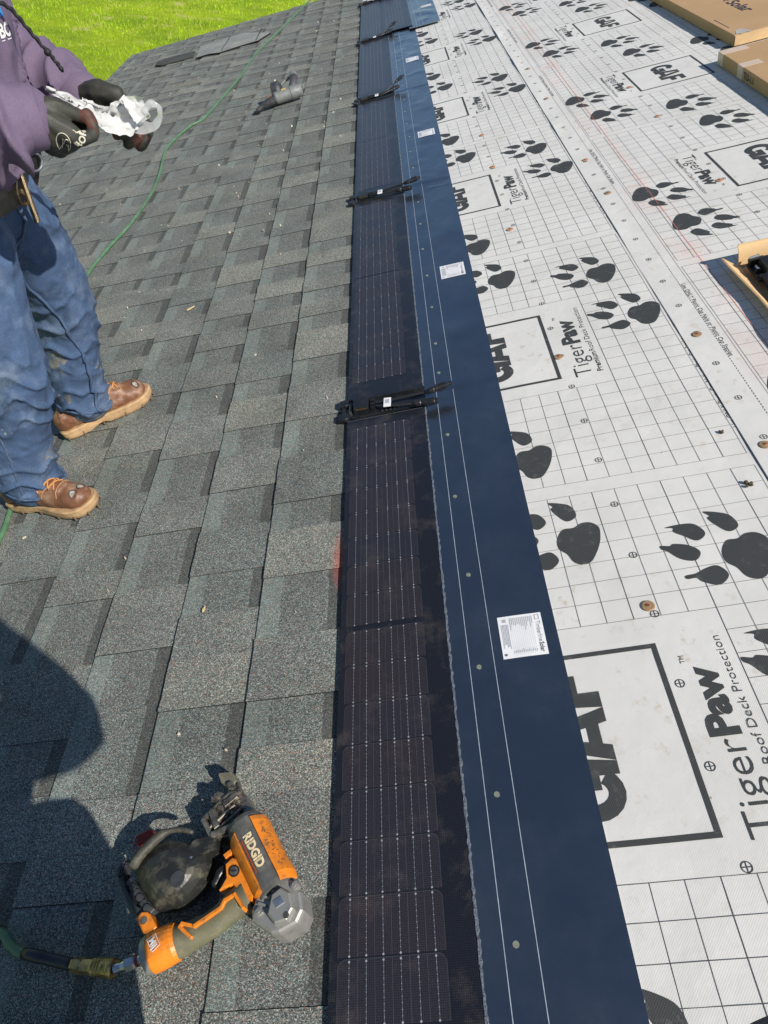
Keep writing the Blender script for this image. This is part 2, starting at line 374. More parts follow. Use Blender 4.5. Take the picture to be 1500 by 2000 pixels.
# ---------------------------------------------------------------- underlayment sheets with their printing
def under_mat():
    m = bpy.data.materials.new('underlayment_fabric'); m.use_nodes = True; N, L, b = nodes(m)
    b.inputs['Roughness'].default_value = .6; b.inputs['Specular IOR Level'].default_value = .35
    tc = N.new('ShaderNodeTexCoord')
    def nz(sc, d=5, r=.6):
        n = N.new('ShaderNodeTexNoise'); n.inputs['Scale'].default_value = sc; n.inputs['Detail'].default_value = d; n.inputs['Roughness'].default_value = r
        L.new(tc.outputs['Object'], n.inputs['Vector']); return n.outputs[0]
    def rng(s_, a, b_, lo, hi):
        r = N.new('ShaderNodeMapRange'); r.inputs[1].default_value = a; r.inputs[2].default_value = b_; r.inputs[3].default_value = lo; r.inputs[4].default_value = hi; L.new(s_, r.inputs[0]); return r.outputs[0]
    wv = N.new('ShaderNodeTexWave'); wv.bands_direction = 'DIAGONAL'; wv.inputs['Scale'].default_value = 165; wv.inputs['Distortion'].default_value = .4
    mp = N.new('ShaderNodeMapping'); mp.inputs['Scale'].default_value = (1, -.8, 0); L.new(tc.outputs['Object'], mp.inputs[0]); L.new(mp.outputs[0], wv.inputs['Vector'])
    m1 = N.new('ShaderNodeMix'); m1.data_type = 'RGBA'; m1.inputs[6].default_value = (.70, .685, .655, 1); m1.inputs[7].default_value = (.73, .715, .685, 1)
    L.new(rng(wv.outputs['Fac'], .2, .8, 0, 1), m1.inputs[0])
    m2 = N.new('ShaderNodeMix'); m2.data_type = 'RGBA'; m2.inputs[7].default_value = (.50, .40, .27, 1); L.new(m1.outputs[2], m2.inputs[6])
    st_ = N.new('ShaderNodeMath'); st_.operation = 'MULTIPLY'; L.new(rng(nz(24, 8, .72), .57, .69, 0, .8), st_.inputs[0]); L.new(rng(nz(1.6, 3), .42, .58, 0, 1), st_.inputs[1])
    L.new(st_.outputs[0], m2.inputs[0])
    m3 = N.new('ShaderNodeMix'); m3.data_type = 'RGBA'; m3.blend_type = 'MULTIPLY'; m3.inputs[0].default_value = 1; L.new(m2.outputs[2], m3.inputs[6])
    cr = N.new('ShaderNodeValToRGB'); e = cr.color_ramp.elements; e[0].position = .3; e[0].color = (.87, .87, .86, 1); e[1].position = .62; e[1].color = (1, 1, 1, 1)
    L.new(nz(3.5, 7, .65), cr.inputs[0]); L.new(cr.outputs[0], m3.inputs[7])
    # red chalk dust near the chalk line
    sx = N.new('ShaderNodeSeparateXYZ'); L.new(tc.outputs['Object'], sx.inputs[0])
    d = N.new('ShaderNodeMath'); d.operation = 'SUBTRACT'; L.new(sx.outputs[0], d.inputs[0]); d.inputs[1].default_value = .765
    ab = N.new('ShaderNodeMath'); ab.operation = 'ABSOLUTE'; L.new(d.outputs[0], ab.inputs[0])
    ck = N.new('ShaderNodeMath'); ck.operation = 'MULTIPLY'; L.new(rng(ab.outputs[0], .015, .09, .28, 0), ck.inputs[0]); L.new(rng(nz(5, 4), .45, .65, 0, 1), ck.inputs[1])
    m4 = N.new('ShaderNodeMix'); m4.data_type = 'RGBA'; m4.inputs[7].default_value = (.75, .42, .36, 1); L.new(ck.outputs[0], m4.inputs[0]); L.new(m3.outputs[2], m4.inputs[6])
    sp = N.new('ShaderNodeTexVoronoi'); sp.inputs['Scale'].default_value = 26; L.new(tc.outputs['Object'], sp.inputs['Vector'])
    spc = N.new('ShaderNodeSeparateColor'); L.new(sp.outputs['Color'], spc.inputs[0])
    g = N.new('ShaderNodeMath'); g.operation = 'MULTIPLY'; L.new(rng(sp.outputs['Distance'], .03, .06, .8, 0), g.inputs[0]); L.new(rng(spc.outputs[0], .8, .82, 0, 1), g.inputs[1])
    m5 = N.new('ShaderNodeMix'); m5.data_type = 'RGBA'; m5.inputs[7].default_value = (.2, .16, .11, 1); L.new(g.outputs[0], m5.inputs[0]); L.new(m4.outputs[2], m5.inputs[6])
    L.new(m5.outputs[2], b.inputs['Base Color'])
    bp = N.new('ShaderNodeBump'); bp.inputs['Strength'].default_value = .12; bp.inputs['Distance'].default_value = .0006
    L.new(wv.outputs['Fac'], bp.inputs['Height'])
    bp2 = N.new('ShaderNodeBump'); bp2.inputs['Strength'].default_value = .4; bp2.inputs['Distance'].default_value = .003; L.new(nz(18, 4), bp2.inputs['Height']); L.new(bp.outputs[0], bp2.inputs['Normal'])
    L.new(bp2.outputs[0], b.inputs['Normal'])
    return m
def ink_mat(name, col, lift):
    m = bpy.data.materials.new(name); m.use_nodes = True; N, L, b = nodes(m)
    b.inputs['Roughness'].default_value = .62; b.inputs['Specular IOR Level'].default_value = .3
    tc = N.new('ShaderNodeTexCoord')
    wv = N.new('ShaderNodeTexWave'); wv.bands_direction = 'DIAGONAL'; wv.inputs['Scale'].default_value = 165; wv.inputs['Distortion'].default_value = .4
    mp = N.new('ShaderNodeMapping'); mp.inputs['Scale'].default_value = (1, -.8, 0); L.new(tc.outputs['Object'], mp.inputs[0]); L.new(mp.outputs[0], wv.inputs['Vector'])
    n = N.new('ShaderNodeTexNoise'); n.inputs['Scale'].default_value = 35; n.inputs['Detail'].default_value = 8; n.inputs['Roughness'].default_value = .8; L.new(tc.outputs['Object'], n.inputs['Vector'])
    a = N.new('ShaderNodeMapRange'); a.inputs[1].default_value = .55; a.inputs[2].default_value = .8; a.inputs[3].default_value = 0; a.inputs[4].default_value = .35; L.new(n.outputs[0], a.inputs[0])
    w2 = N.new('ShaderNodeMath'); w2.operation = 'MULTIPLY_ADD'; L.new(wv.outputs['Fac'], w2.inputs[0]); w2.inputs[1].default_value = lift; L.new(a.outputs[0], w2.inputs[2])
    mx = N.new('ShaderNodeMix'); mx.data_type = 'RGBA'; mx.inputs[6].default_value = (*col, 1); mx.inputs[7].default_value = (.42, .42, .41, 1)
    L.new(w2.outputs[0], mx.inputs[0]); L.new(mx.outputs[2], b.inputs['Base Color'])
    return m
M_un = under_mat(); M_ink = ink_mat('printed_ink', (.038, .041, .041), .085); M_line = ink_mat('printed_line', (.06, .06, .06), .05)
M_chalk = mat('red_chalk', (.72, .16, .10), .9, var=.25, vscale=60)
CELL = .0509; PER = 1.2115
PAD = [(-.049, .023), (-.032, .049), (-.008, .050), (.010, .060), (.030, .058), (.044, .042), (.043, .02), (.036, -.005), (.022, -.033), (.006, -.053), (-.014, -.055), (-.028, -.044), (-.036, -.022), (-.050, -.004)]
TOES = [[(-.049, .137), (-.040, .122), (-.046, .117), (-.038, .097), (-.018, .071), (.005, .084), (-.001, .115), (-.024, .130)],
        [(-.136, .109), (-.120, .104), (-.122, .094), (-.105, .078), (-.084, .060), (-.063, .077), (-.076, .106), (-.105, .112)],
        [(-.158, .062), (-.140, .058), (-.131, .062), (-.104, .052), (-.088, .030), (-.104, .010), (-.130, .020), (-.148, .044), (-.158, .052)],
        [(-.134, -.024), (-.114, -.022), (-.091, -.012), (-.068, -.010), (-.056, -.036), (-.080, -.057), (-.108, -.044), (-.116, -.033), (-.133, -.033)]]
def make_sheet(name, label, x0, x1, flip, zbase, Yc=0., hfun=None):
    """printed sheet; pattern space (px,py) -> roof; flip = rotated half a turn"""
    mb = MB(); Xc = 1.3115
    def T(px, py): return (Xc - px, Yc - py) if flip else (px, py)
    def Z(x, y, dz=0): return zbase + hfun(x, y) + dz
    # base fabric
    NX = max(2, int((x1 - x0) / .045)); ya, yb = Y_NEAR, Y_RAKE; NY = int((yb - ya) / .045)
    G = [[mb.v((x0 + (x1 - x0) * i / NX, ya + (yb - ya) * j / NY, Z(x0 + (x1 - x0) * i / NX, ya + (yb - ya) * j / NY))) for j in range(NY + 1)] for i in range(NX + 1)]
    for i in range(NX):
        for j in range(NY): mb.face([G[i][j], G[i + 1][j], G[i + 1][j + 1], G[i][j + 1]], 0)
    DZ = .0007
    def quad(xa, ya_, xb_, yb_, mi, dz=DZ):   # pattern space rectangle, clipped to sheet
        ax, ay = T(xa, ya_); bx, by = T(xb_, yb_)
        ax, bx = min(ax, bx), max(ax, bx); ay, by = min(ay, by), max(ay, by)
        ax, bx = max(ax, x0 + .001), min(bx, x1 - .001); ay, by = max(ay, Y_NEAR), min(by, Y_RAKE)
        if ax >= bx or ay >= by: return
        nx = max(1, int((bx - ax) / .05)); ny = max(1, int((by - ay) / .05))
        for i in range(nx):
            for j in range(ny):
                p = [(ax + (bx - ax) * (i + u) / nx, ay + (by - ay) * (j + v_) / ny) for u, v_ in ((0, 0), (1, 0), (1, 1), (0, 1))]
                mb.poly([(q[0], q[1], Z(q[0], q[1], dz)) for q in p], mi)
    def shape(pts, mi, dz=DZ):
        Q = [T(*p) for p in pts]
        if min(q[0] for q in Q) < x0 + .0005:
            Q = [(max(q[0], x0 + .001), q[1]) for q in Q]
        if min(q[0] for q in Q) > x1 or max(q[0] for q in Q) <= x0 + .002: return
        if min(q[1] for q in Q) < Y_NEAR or max(q[1] for q in Q) > Y_RAKE: return
        Q = [(min(q[0], x1 - .001), q[1]) for q in Q]
        a = sum(Q[i - 1][0] * Q[i][1] - Q[i][0] * Q[i - 1][1] for i in range(len(Q)))
        if a < 0: Q = Q[::-1]
        f = mb.poly([(q[0], q[1], Z(q[0], q[1], dz)) for q in Q], mi)
    def txt(s_, sx, bx, size, bold=0, width=None, mi=1):   # reads along +py, top toward -px
        ox, oy = T(bx, sx)
        if not (Y_NEAR + .1 < oy < Y_RAKE - .8) and not flip: return
        if flip and not (Y_NEAR + .8 < oy < Y_RAKE): return
        def fn(u, v_):
            x, y = T(bx - v_, sx + u)
            return (x, y, Z(x, y, DZ * 1.3))
        mb.text(s_, fn, size, bold, mi, width)
    lw = .0009
    kmin, kmax = -4, 9
    for k in range(kmin, kmax):
        yB = 1.179 + k * PER - (PER if False else 0)
        XR = .5935; XL = XR - CELL * 32
        cols = [XR - CELL * i * .994 for i in range(33)]
        y0_, y7, y16, y23 = yB, yB + 7 * CELL, yB + 16 * CELL, yB + 23 * CELL
        lim = XR - CELL * 4 * .994
        lim2 = lim - CELL * 10
        for i, cx_ in enumerate(cols):
            w_ = lw * (1.3 if i % 3 == 1 else 1)
            blank = i > 4 and i < 14
            if blank:
                quad(cx_ - w_ / 2, y0_, cx_ + w_ / 2, y7, 2); quad(cx_ - w_ / 2, y16, cx_ + w_ / 2, y23, 2)
            else: quad(cx_ - w_ / 2, y0_, cx_ + w_ / 2, y23, 2)
        for r in range(24):
            yy = yB + r * CELL
            if 7 < r < 16:
                quad(cols[4], yy - lw / 2, XR, yy + lw / 2, 2, DZ * 1.05); quad(cols[-1], yy - lw / 2, cols[14], yy + lw / 2, 2, DZ * 1.05)
            else: quad(cols[-1], yy - lw / 2, XR, yy + lw / 2, 2, DZ * 1.05)
        # logo box
        yc = .5495 + (k + 1) * PER
        bx1, bx0 = .2615, -.0785; s_ = .0095; hy = .1735
        quad(bx1 - s_, yc - hy, bx1, yc + hy, 1); quad(bx0, yc - hy, bx0 + s_, yc + hy, 1)
        quad(bx0 + s_, yc - hy, bx1 - s_, yc - hy + s_, 1); quad(bx0 + s_, yc + hy - s_, bx1 - s_, yc + hy, 1)
        # slab letters G A F : (s along, h up)
        g0_ = yc - .134; H = .100; B = .139
        def L2(pts): shape([(B - h, g0_ + s) for s, h in pts], 1)
        arc = [(.046 + .046 * math.cos(t), .050 + .052 * math.sin(t)) for t in [math.radians(a) for a in range(38, 325, 18)]]
        arci = [(.048 + .020 * math.cos(t), .050 + .026 * math.sin(t)) for t in [math.radians(a) for a in range(318, 36, -18)]]
        def L3(pts, dz): shape([(B - h, g0_ + s) for s, h in pts], 1, dz)
        arc = [(.046 + .046 * math.cos(t), .049 + .051 * math.sin(t)) for t in [math.radians(a) for a in range(34, 331, 18)]]
        arci = [(.046 + .019 * math.cos(t), .049 + .024 * math.sin(t)) for t in [math.radians(a) for a in range(322, 33, -18)]]
        L3(arc + arci, DZ)
        L3([(.0740, 0), (.0967, 0), (.1045, .054), (.0740, .054)], DZ * 1.15)
        L3([(.050, .034), (.0739, .034), (.0739, .054), (.050, .054)], DZ * 1.3)
        L3([(.0969, 0), (.1245, 0), (.1300, .022), (.1445, .10), (.1250, .10)], DZ * 1.45)
        L3([(.1943, 0), (.1675, 0), (.1620, .022), (.1467, .10), (.1660, .10)], DZ * 1.6)
        L3([(.118, .015), (.173, .015), (.170, .036), (.121, .036)], DZ * 1.75)
        L3([(.1945, 0), (.2255, 0), (.2255, .100), (.2030, .100)], DZ * 1.9)
        L3([(.2256, .037), (.262, .037), (.262, .060), (.2256, .060)], DZ * 1.9)
        L3([(.2256, .080), (.268, .080), (.268, .100), (.2256, .100)], DZ * 1.9)
        # word mark
        s0 = yc - .181
        txt('Tiger', s0, .3435, .0655, -.0006, .158); txt('Paw', s0 + .163, .3435, .066, .0030, .133)
        txt('TM', s0 + .305, .300, .012)
        txt('Premium', s0 + .010, .3735, .0215, .0003, .094); txt('Roof Deck Protection', s0 + .110, .3735, .0215, -.0002, .243)
        # cap nail targets
        for j in range(8):
            yy = .333 + k * PER + j * PER / 8
            for cxx in (.279, .668, -.29):
                n = 14; ro, ri = .0085, .0069
                for a in range(n):
                    t0, t1 = 2 * PI * a / n, 2 * PI * (a + 1) / n
                    shape([(cxx + ro * math.cos(t0), yy + ro * math.sin(t0)), (cxx + ro * math.cos(t1), yy + ro * math.sin(t1)), (cxx + ri * math.cos(t1), yy + ri * math.sin(t1)), (cxx + ri * math.cos(t0), yy + ri * math.sin(t0))], 1, DZ * 1.1)
                quad(cxx - .0007, yy - ri, cxx + .0007, yy + ri, 1, DZ * 1.1); quad(cxx - ri, yy - .0007, cxx + ri, yy + .0007, 1, DZ * 1.15)
        # paws
        for px, py in ((.495, .889), (.553, .609), (.135, 1.270), (.186, .990), (-.235, 1.65), (-.183, 1.37)):
            py += k * PER
            for P in [PAD] + TOES:
                shape([(px + q.x, py + q.y) for q in spline(P, 4, True)], 1, DZ * 1.2)
        # edge instruction and dashed line
        tx = .6085 if not flip else .6275
        ty = 1.27 + k * PER if not flip else 3.2165 - 1.935 + (k + 1) * PER - PER
        txt('Use ONLY Plastic Cap Nails or Plastic Cap Staples', ty, tx, .0175, 0, .395)
        quad(tx + .0022, ty + .028, tx + .0032, ty + .072, 2)
        for j in range(110):
            yy = 1.179 + k * PER + j * PER / 110
            quad(.6297, yy, .6313, yy + PER / 110 * .55, 1)
    quad(.6010, -20, .6018, 20, 2)
    if flip:                                   # snapped chalk line
        pts = [(.783, 1.4), (.7785, 3.0), (.786, 4.2), (.796, 5.9), (.81, 8.2)]
        for a, b_ in zip(pts, pts[1:]):
            n = 14
            for i in range(n):
                p = [a[q] + (b_[q] - a[q]) * i / n for q in (0, 1)]; q2 = [a[q] + (b_[q] - a[q]) * (i + 1) / n for q in (0, 1)]
                mb.poly([(p[0], p[1], Z(*p, .0012)), (p[0] + .0015, p[1], Z(*p, .0012)), (q2[0] + .0015, q2[1], Z(*q2, .0012)), (q2[0], q2[1], Z(*q2, .0012))], 3)
    o = mb.build(name, [M_un, M_ink, M_line, M_chalk])
    return tag(o, label, 'underlayment', 'roof underlayment sheets')
def wr_(x, y, o_): return .0016 * noise.noise(Vector((x * 3, y * 2.2, o_))) + .0011 * (1 - abs(noise.noise(Vector((x * 5 + y * 2, y * 4 - x * 2, o_ + 3)))) * 2) ** 3
def hA(x, y): return wr_(x, y, 1)
def hB(x, y):
    h = wr_(x, y, 5)
    e = max(0, 1 - (x - .604) / .05)
    b = 0
    for yc, a, s_ in ((4.75, .007, .16), (3.95, .004, .10), (3.55, .005, .12), (5.5, .011, .2), (6.4, .009, .25), (2.42, .003, .12), (7.3, .01, .3), (1.74, .0035, .05)): b += .6 * a * math.exp(-((y - yc) / s_) ** 2)
    return h + b * e * e * (1 if e > 0 else 0)
make_sheet('underlayment_sheet', 'white paw printed underlayment sheet running beneath the solar flanges, tucked under its neighbour', -.335, .70, False, .0022, 0, hA)
make_sheet('underlayment_sheet', 'white paw printed underlayment sheet crossed by a red chalk line, carrying the cartons', .6040, 1.90, True, .0046, 3.2165 + PER, hB)
def hC(x, y): return 0
mb = MB(); mb.box((1.84, Y_NEAR, .0075), (X_TOP, Y_RAKE, .009)); tag(mb.build('underlayment_sheet', M_un), 'white underlayment sheet highest up the roof, under the far side of the cartons', 'underlayment', 'roof underlayment sheets')

# plastic cap nails
M_cap = mat('cap_tan', (.33, .21, .12), .45, var=.2, vscale=90); M_capo = mat('cap_orange', (.47, .24, .14), .4, var=.2, vscale=90); M_rust = mat('rusty_nail', (.28, .09, .03), .6, .3)
def cap_nail(x, y, z, col, lab):
    t = thing('cap_nail', lab, 'cap nail', (x, y, z), rs.uniform(0, 6), 'plastic cap nails in the underlayment')
    mb = MB(); n = 20
    R = [(.0128, 0), (.0128, .0010), (.0118, .0018), (.0085, .0016), (.0045, .0019), (.0030, .0026)]
    rr = [[mb.v((r * math.cos(2 * PI * k_ / n), r * math.sin(2 * PI * k_ / n), z_)) for k_ in range(n)] for r, z_ in R]
    for a, b_ in zip(rr, rr[1:]):
        for k_ in range(n): mb.face([a[k_], a[(k_ + 1) % n], b_[(k_ + 1) % n], b_[k_]])
    mb.face(rr[-1]); mb.build('cap', col, t, smooth=True)
    mb = MB(); mb.cyl((0, 0, .0024), .0032, .0012, 10); mb.build('nail_head', M_rust, t)
for x, y, sh, col, lab in ((.272, .807, 0, M_cap, 'tan plastic cap nail overlapping a printed cross, just above the nearest lettered box'),
    (.642, 1.663, 1, M_cap, 'tan plastic cap nail on the sheet lap beside the middle of the printed edge warning'),
    (.636, 1.191, 1, M_cap, 'tan plastic cap nail on the sheet lap at the right edge of the photo'),
    (.272, 1.693, 0, M_cap, 'tan plastic cap nail beside the word Tiger in the second lettered block'),
    (.262, 2.571, 0, M_capo, 'orange plastic cap nail in the grid below the third lettered box'),
    (.281, 3.224, 0, M_capo, 'orange plastic cap nail in the grid above the third lettered box'),
    (.646, 3.049, 1, M_capo, 'orange tinted cap nail on the sheet lap, farther of two close together'),
    (.649, 2.682, 1, M_cap, 'tan cap nail on the sheet lap, nearer of two close together'),
    (.649, 3.951, 1, M_cap, 'tan cap nail on the sheet lap next to a yellow mud smear'),
    (1.016, 2.573, 1, M_capo, 'rusty cap nail between the chalked sheet wordmark and its lettered box'),
    (1.02, 3.335, 1, M_capo, 'rusty cap nail between the two paw print pairs left of the cartons'),
    (1.021, 3.80, 1, M_capo, 'rusty cap nail by the second lettered box of the chalked sheet'),
    (.285, 3.66, 0, M_capo, 'orange cap nail in the far grid beside the blue flange'),
    (.655, 4.55, 1, M_cap, 'tan cap nail where the sheet lap gapes open')):
    cap_nail(x, y, (.0030 if not sh else .0054) + (hB(x, y) if sh else hA(x, y)) + .0004, col, lab)

# ---------------------------------------------------------------- solar shingles
def glass_mat(name, col, sheen=.25):
    m = bpy.data.materials.new(name); m.use_nodes = True; N, L, b = nodes(m)
    b.inputs['Roughness'].default_value = .38; b.inputs['Coat Weight'].default_value = .35; b.inputs['Coat IOR'].default_value = 1.5; b.inputs['Specular Tint'].default_value = (.95, .82, .95, 1); b.inputs['Coat Roughness'].default_value = .22
    b.inputs['Specular IOR Level'].default_value = .5
    tc = N.new('ShaderNodeTexCoord')
    v = N.new('ShaderNodeTexVoronoi'); v.inputs['Scale'].default_value = 330; v.inputs['Randomness'].default_value = .15; L.new(tc.outputs['Object'], v.inputs['Vector'])
    n = N.new('ShaderNodeTexNoise'); n.inputs['Scale'].default_value = 14; n.inputs['Detail'].default_value = 7; n.inputs['Roughness'].default_value = .75; L.new(tc.outputs['Object'], n.inputs['Vector'])
    a = N.new('ShaderNodeMapRange'); a.inputs[1].default_value = .52; a.inputs[2].default_value = .78; a.inputs[3].default_value = 0; a.inputs[4].default_value = .4; L.new(n.outputs[0], a.inputs[0])
    mx = N.new('ShaderNodeMix'); mx.data_type = 'RGBA'; mx.inputs[6].default_value = (*col, 1); mx.inputs[7].default_value = (.16, .13, .105, 1); L.new(a.outputs[0], mx.inputs[0])
    g = N.new('ShaderNodeMapRange'); g.inputs[1].default_value = 0; g.inputs[2].default_value = .6; g.inputs[3].default_value = 1.5; g.inputs[4].default_value = .5; L.new(v.outputs['Distance'], g.inputs[0])
    x = N.new('ShaderNodeVectorMath'); x.operation = 'SCALE'; L.new(mx.outputs[2], x.inputs[0]); L.new(g.outputs[0], x.inputs[3]); L.new(x.outputs[0], b.inputs['Base Color'])
    bp = N.new('ShaderNodeBump'); bp.inputs['Strength'].default_value = .35; bp.inputs['Distance'].default_value = .0006; L.new(v.outputs['Distance'], bp.inputs['Height']); L.new(bp.outputs[0], b.inputs['Normal'])
    return m
M_back = glass_mat('panel_backsheet', (.012, .014, .019)); M_c1 = glass_mat('cell_brown', (.034, .029, .034)); M_c2 = glass_mat('cell_navy', (.027, .028, .036))
M_c3 = glass_mat('cell_plum', (.031, .029, .036))
M_bus = mat('busbar', (.20, .20, .22), .4, .5, var=.3, vscale=120); M_dot = mat('solder_dot', (.50, .51, .53), .35, .4)
M_fine = mat('fine_gridline', (.085, .085, .095), .5)
def mem_mat():
    m = bpy.data.materials.new('flange_membrane'); m.use_nodes = True; N, L, b = nodes(m)
    b.inputs['Base Color'].default_value = (.016, .020, .033, 1); b.inputs['Roughness'].default_value = .30; b.inputs['IOR'].default_value = 3.0; b.inputs['Specular IOR Level'].default_value = .5; b.inputs['Specular Tint'].default_value = (.78, .90, 1.0, 1); b.inputs['Coat Weight'].default_value = .6; b.inputs['Coat Roughness'].default_value = .14; b.inputs['Coat IOR'].default_value = 1.9
    tc = N.new('ShaderNodeTexCoord')
    n = N.new('ShaderNodeTexNoise'); n.inputs['Scale'].default_value = 7; n.inputs['Detail'].default_value = 8; n.inputs['Roughness'].default_value = .7; L.new(tc.outputs['Object'], n.inputs['Vector'])
    a = N.new('ShaderNodeMapRange'); a.inputs[1].default_value = .3; a.inputs[2].default_value = .7; a.inputs[3].default_value = .16; a.inputs[4].default_value = .30; L.new(n.outputs[0], a.inputs[0]); L.new(a.outputs[0], b.inputs['Roughness'])
    n2 = N.new('ShaderNodeTexNoise'); n2.inputs['Scale'].default_value = 700; L.new(tc.outputs['Object'], n2.inputs['Vector'])
    bp = N.new('ShaderNodeBump'); bp.inputs['Strength'].default_value = .08; bp.inputs['Distance'].default_value = .0005; L.new(n2.outputs[0], bp.inputs['Height']); L.new(bp.outputs[0], b.inputs['Normal'])
    n3 = N.new('ShaderNodeTexNoise'); n3.inputs['Scale'].default_value = 3.5; n3.inputs['Detail'].default_value = 8; n3.inputs['Roughness'].default_value = .7; L.new(tc.outputs['Object'], n3.inputs['Vector'])
    c = N.new('ShaderNodeMapRange'); c.inputs[1].default_value = .45; c.inputs[2].default_value = .75; c.inputs[3].default_value = 0; c.inputs[4].default_value = .10; L.new(n3.outputs[0], c.inputs[0])
    mx = N.new('ShaderNodeMix'); mx.data_type = 'RGBA'; mx.inputs[6].default_value = (.014, .016, .018, 1); mx.inputs[7].default_value = (.14, .15, .17, 1); L.new(c.outputs[0], mx.inputs[0]); L.new(mx.outputs[2], b.inputs['Base Color'])
    return m
M_mem = mem_mat()
M_mark = mat('white_chalked_line', (.40, .45, .52), .6, var=.2, vscale=90)
M_gran = mat('granular_edge', (.09, .11, .14), .8, var=.9, vscale=500, bump=1, bscale=500)
M_lab = mat('label_white', (.82, .82, .83), .4, var=.03); M_labi = mat('label_ink', (.12, .12, .13), .5); M_labg = mat('label_grey_rule', (.42, .43, .45), .5)
M_blk = mat('black_plastic', (.013, .014, .016), .38, var=.4, vscale=40, bump=.3, bscale=150); M_blk2 = mat('dusty_black_plastic', (.045, .047, .052), .5, var=.4, vscale=60)
M_cab = mat('cable_jacket', (.02, .02, .022), .42); M_copper = mat('copper_contact', (.5, .32, .16), .35, .8)
M_yn = mat('nail_head_yellow', (.45, .46, .33), .35, .55, var=.2, vscale=200)
PW = .225      # visible panel width
FL = .439      # flange outer edge measured from the left edge
def build_solar(seed, nails, wav, label_v, label=None, rowwidth=FL, tray=True, cables=0):
    """local frame: u = X from the panel's left edge, v = Y with v=0 the far end of the laminate; laminate runs to v=-1.475"""
    r = random.Random(seed); Ln = 1.478
    t = thing('solar_shingle', label, 'solar shingle', (0, 0, 0), 0, 'solar shingles laid in a row')
    def z(u, v): return max(-.0010, wav * (.0034 * noise.noise(Vector((u * 5, v * 3.1, seed))) + .0024 * noise.noise(Vector((u * 9, v * 7, seed + 4))) + .0007 * noise.noise(Vector((u * 22, v * 17, seed + 9)))) * min(1, max(0, (u - .23) / .05)) * (1 - .75 * max(0, (u - .38) / .06))) - .0008 * max(0, (u - .37) / .07) ** 2
    # membrane flange
    mb = MB(); ua, ub = .20, rowwidth; nu, nv = 26, 110; va, vb = -Ln - .075, .105
    def edge(u, v):       # far end slanted joint
        return v
    G = [[mb.v((ua + (ub - ua) * i / nu, va + (vb - va) * j / nv, .0068 + z(ua + (ub - ua) * i / nu, va + (vb - va) * j / nv) + (.0016 if j > nv - 3 else 0) * (1 if True else 0))) for j in range(nv + 1)] for i in range(nu + 1)]
    for i in range(nu):
        for j in range(nv): mb.face([G[i][j], G[i + 1][j], G[i + 1][j + 1], G[i][j + 1]], 0)
    # rim down to the sheet
    for i in range(nu):
        for j_ in (0, nv):
            p, q = G[i][j_].co, G[i + 1][j_].co
            mb.poly([(p.x, p.y, .003), (q.x, q.y, .003), q.copy(), p.copy()], 0)
    for j in range(nv):
        p, q = G[nu][j].co, G[nu][j + 1].co; mb.poly([(p.x, p.y, .0025), (q.x, q.y, .0025), q.copy(), p.copy()], 0)
    for uc in (.2615, .3095):
        for j in range(60):
            v0, v1 = va + (vb - va) * j / 60, va + (vb - va) * (j + 1) / 60
            mb.poly([(uc - .0006, v0, .0074 + z(uc, v0)), (uc + .0006, v0, .0074 + z(uc, v0)), (uc + .0006, v1, .0074 + z(uc, v1)), (uc - .0006, v1, .0074 + z(uc, v1))], 1)
    m_ = mb.build('flange', [M_mem, M_mark], t, smooth=True)
    # laminate
    mb = MB(); zt_ = .0125
    mb.box((0, -Ln, .0085), (PW, 0, zt_), 0)
    c0, c1 = .013, .178; gap = .012; pitch = .0842
    vm = -Ln / 2 + .02
    # thin bright seam where the laminate border ends
    for half in (0, 1):
        for i in range(8):
            a = (vm + gap / 2 + i * pitch) if half == 0 else (vm - gap / 2 - (i + 1) * pitch)
            b_ = a + pitch - .0016; ch = .010
            a2 = a + .0008
            if b_ > -.015: b_ = -.015
            if a2 < -Ln + .012: a2 = -Ln + .012
            mt = r.choice([1, 1, 2, 3])
            tp = [(c0, a2), (c1, a2), (c1, b_ - ch), (c1 - ch * .35, b_ - ch * .35), (c1 - ch, b_), (c0 + ch, b_), (c0 + ch * .35, b_ - ch * .35), (c0, b_ - ch)]
            mb.poly([(p[0], p[1], zt_ + .0004) for p in tp], mt)
            o_ = tp + [tp[0]]      # light hairline round each cell
            for p, q in zip(o_[1:], o_[2:]):
                d = Vector((q[0] - p[0], q[1] - p[1])); nn = Vector((-d.y, d.x)).normalized() * .0005
                mb.poly([(p[0], p[1], zt_ + .0007), (q[0], q[1], zt_ + .0007), (q[0] + nn.x, q[1] + nn.y, zt_ + .0007), (p[0] + nn.x, p[1] + nn.y, zt_ + .0007)], 6)
            for b6 in range(6):
                u = .031 + b6 * .0263
                mb.poly([(u - .00055, a2, zt_ + .0009), (u + .00055, a2, zt_ + .0009), (u + .00055, b_, zt_ + .0009), (u - .00055, b_, zt_ + .0009)], 4)
                for q in range(3):
                    uu = u + .0263 * (q + 1) / 4 - .013
                for dv in [.0012 + .0077 * kk for kk in range(11)]:
                    rr = .0007
                    if dv < .002 or dv > .077: rr = .0017
                    vv = a2 + dv
                    if vv > b_: continue
                    mb.poly([(u + rr * math.cos(PI * kk / 4), vv + rr * math.sin(PI * kk / 4), zt_ + .0012) for kk in range(8)], 5)
                uu = u + .013
                if uu < c1 - .004: mb.poly([(uu - .0003, a2, zt_ + .0008), (uu + .0003, a2, zt_ + .0008), (uu + .0003, b_, zt_ + .0008), (uu - .0003, b_, zt_ + .0008)], 6)
    mb.poly([(.0, -.0016, zt_ + .0005), (PW, -.0016, zt_ + .0005), (PW, 0, zt_ + .0005), (0, 0, zt_ + .0005)], 4)
    mb.build('cell_panel', [M_back, M_c1, M_c2, M_c3, M_bus, M_dot, M_fine], t)
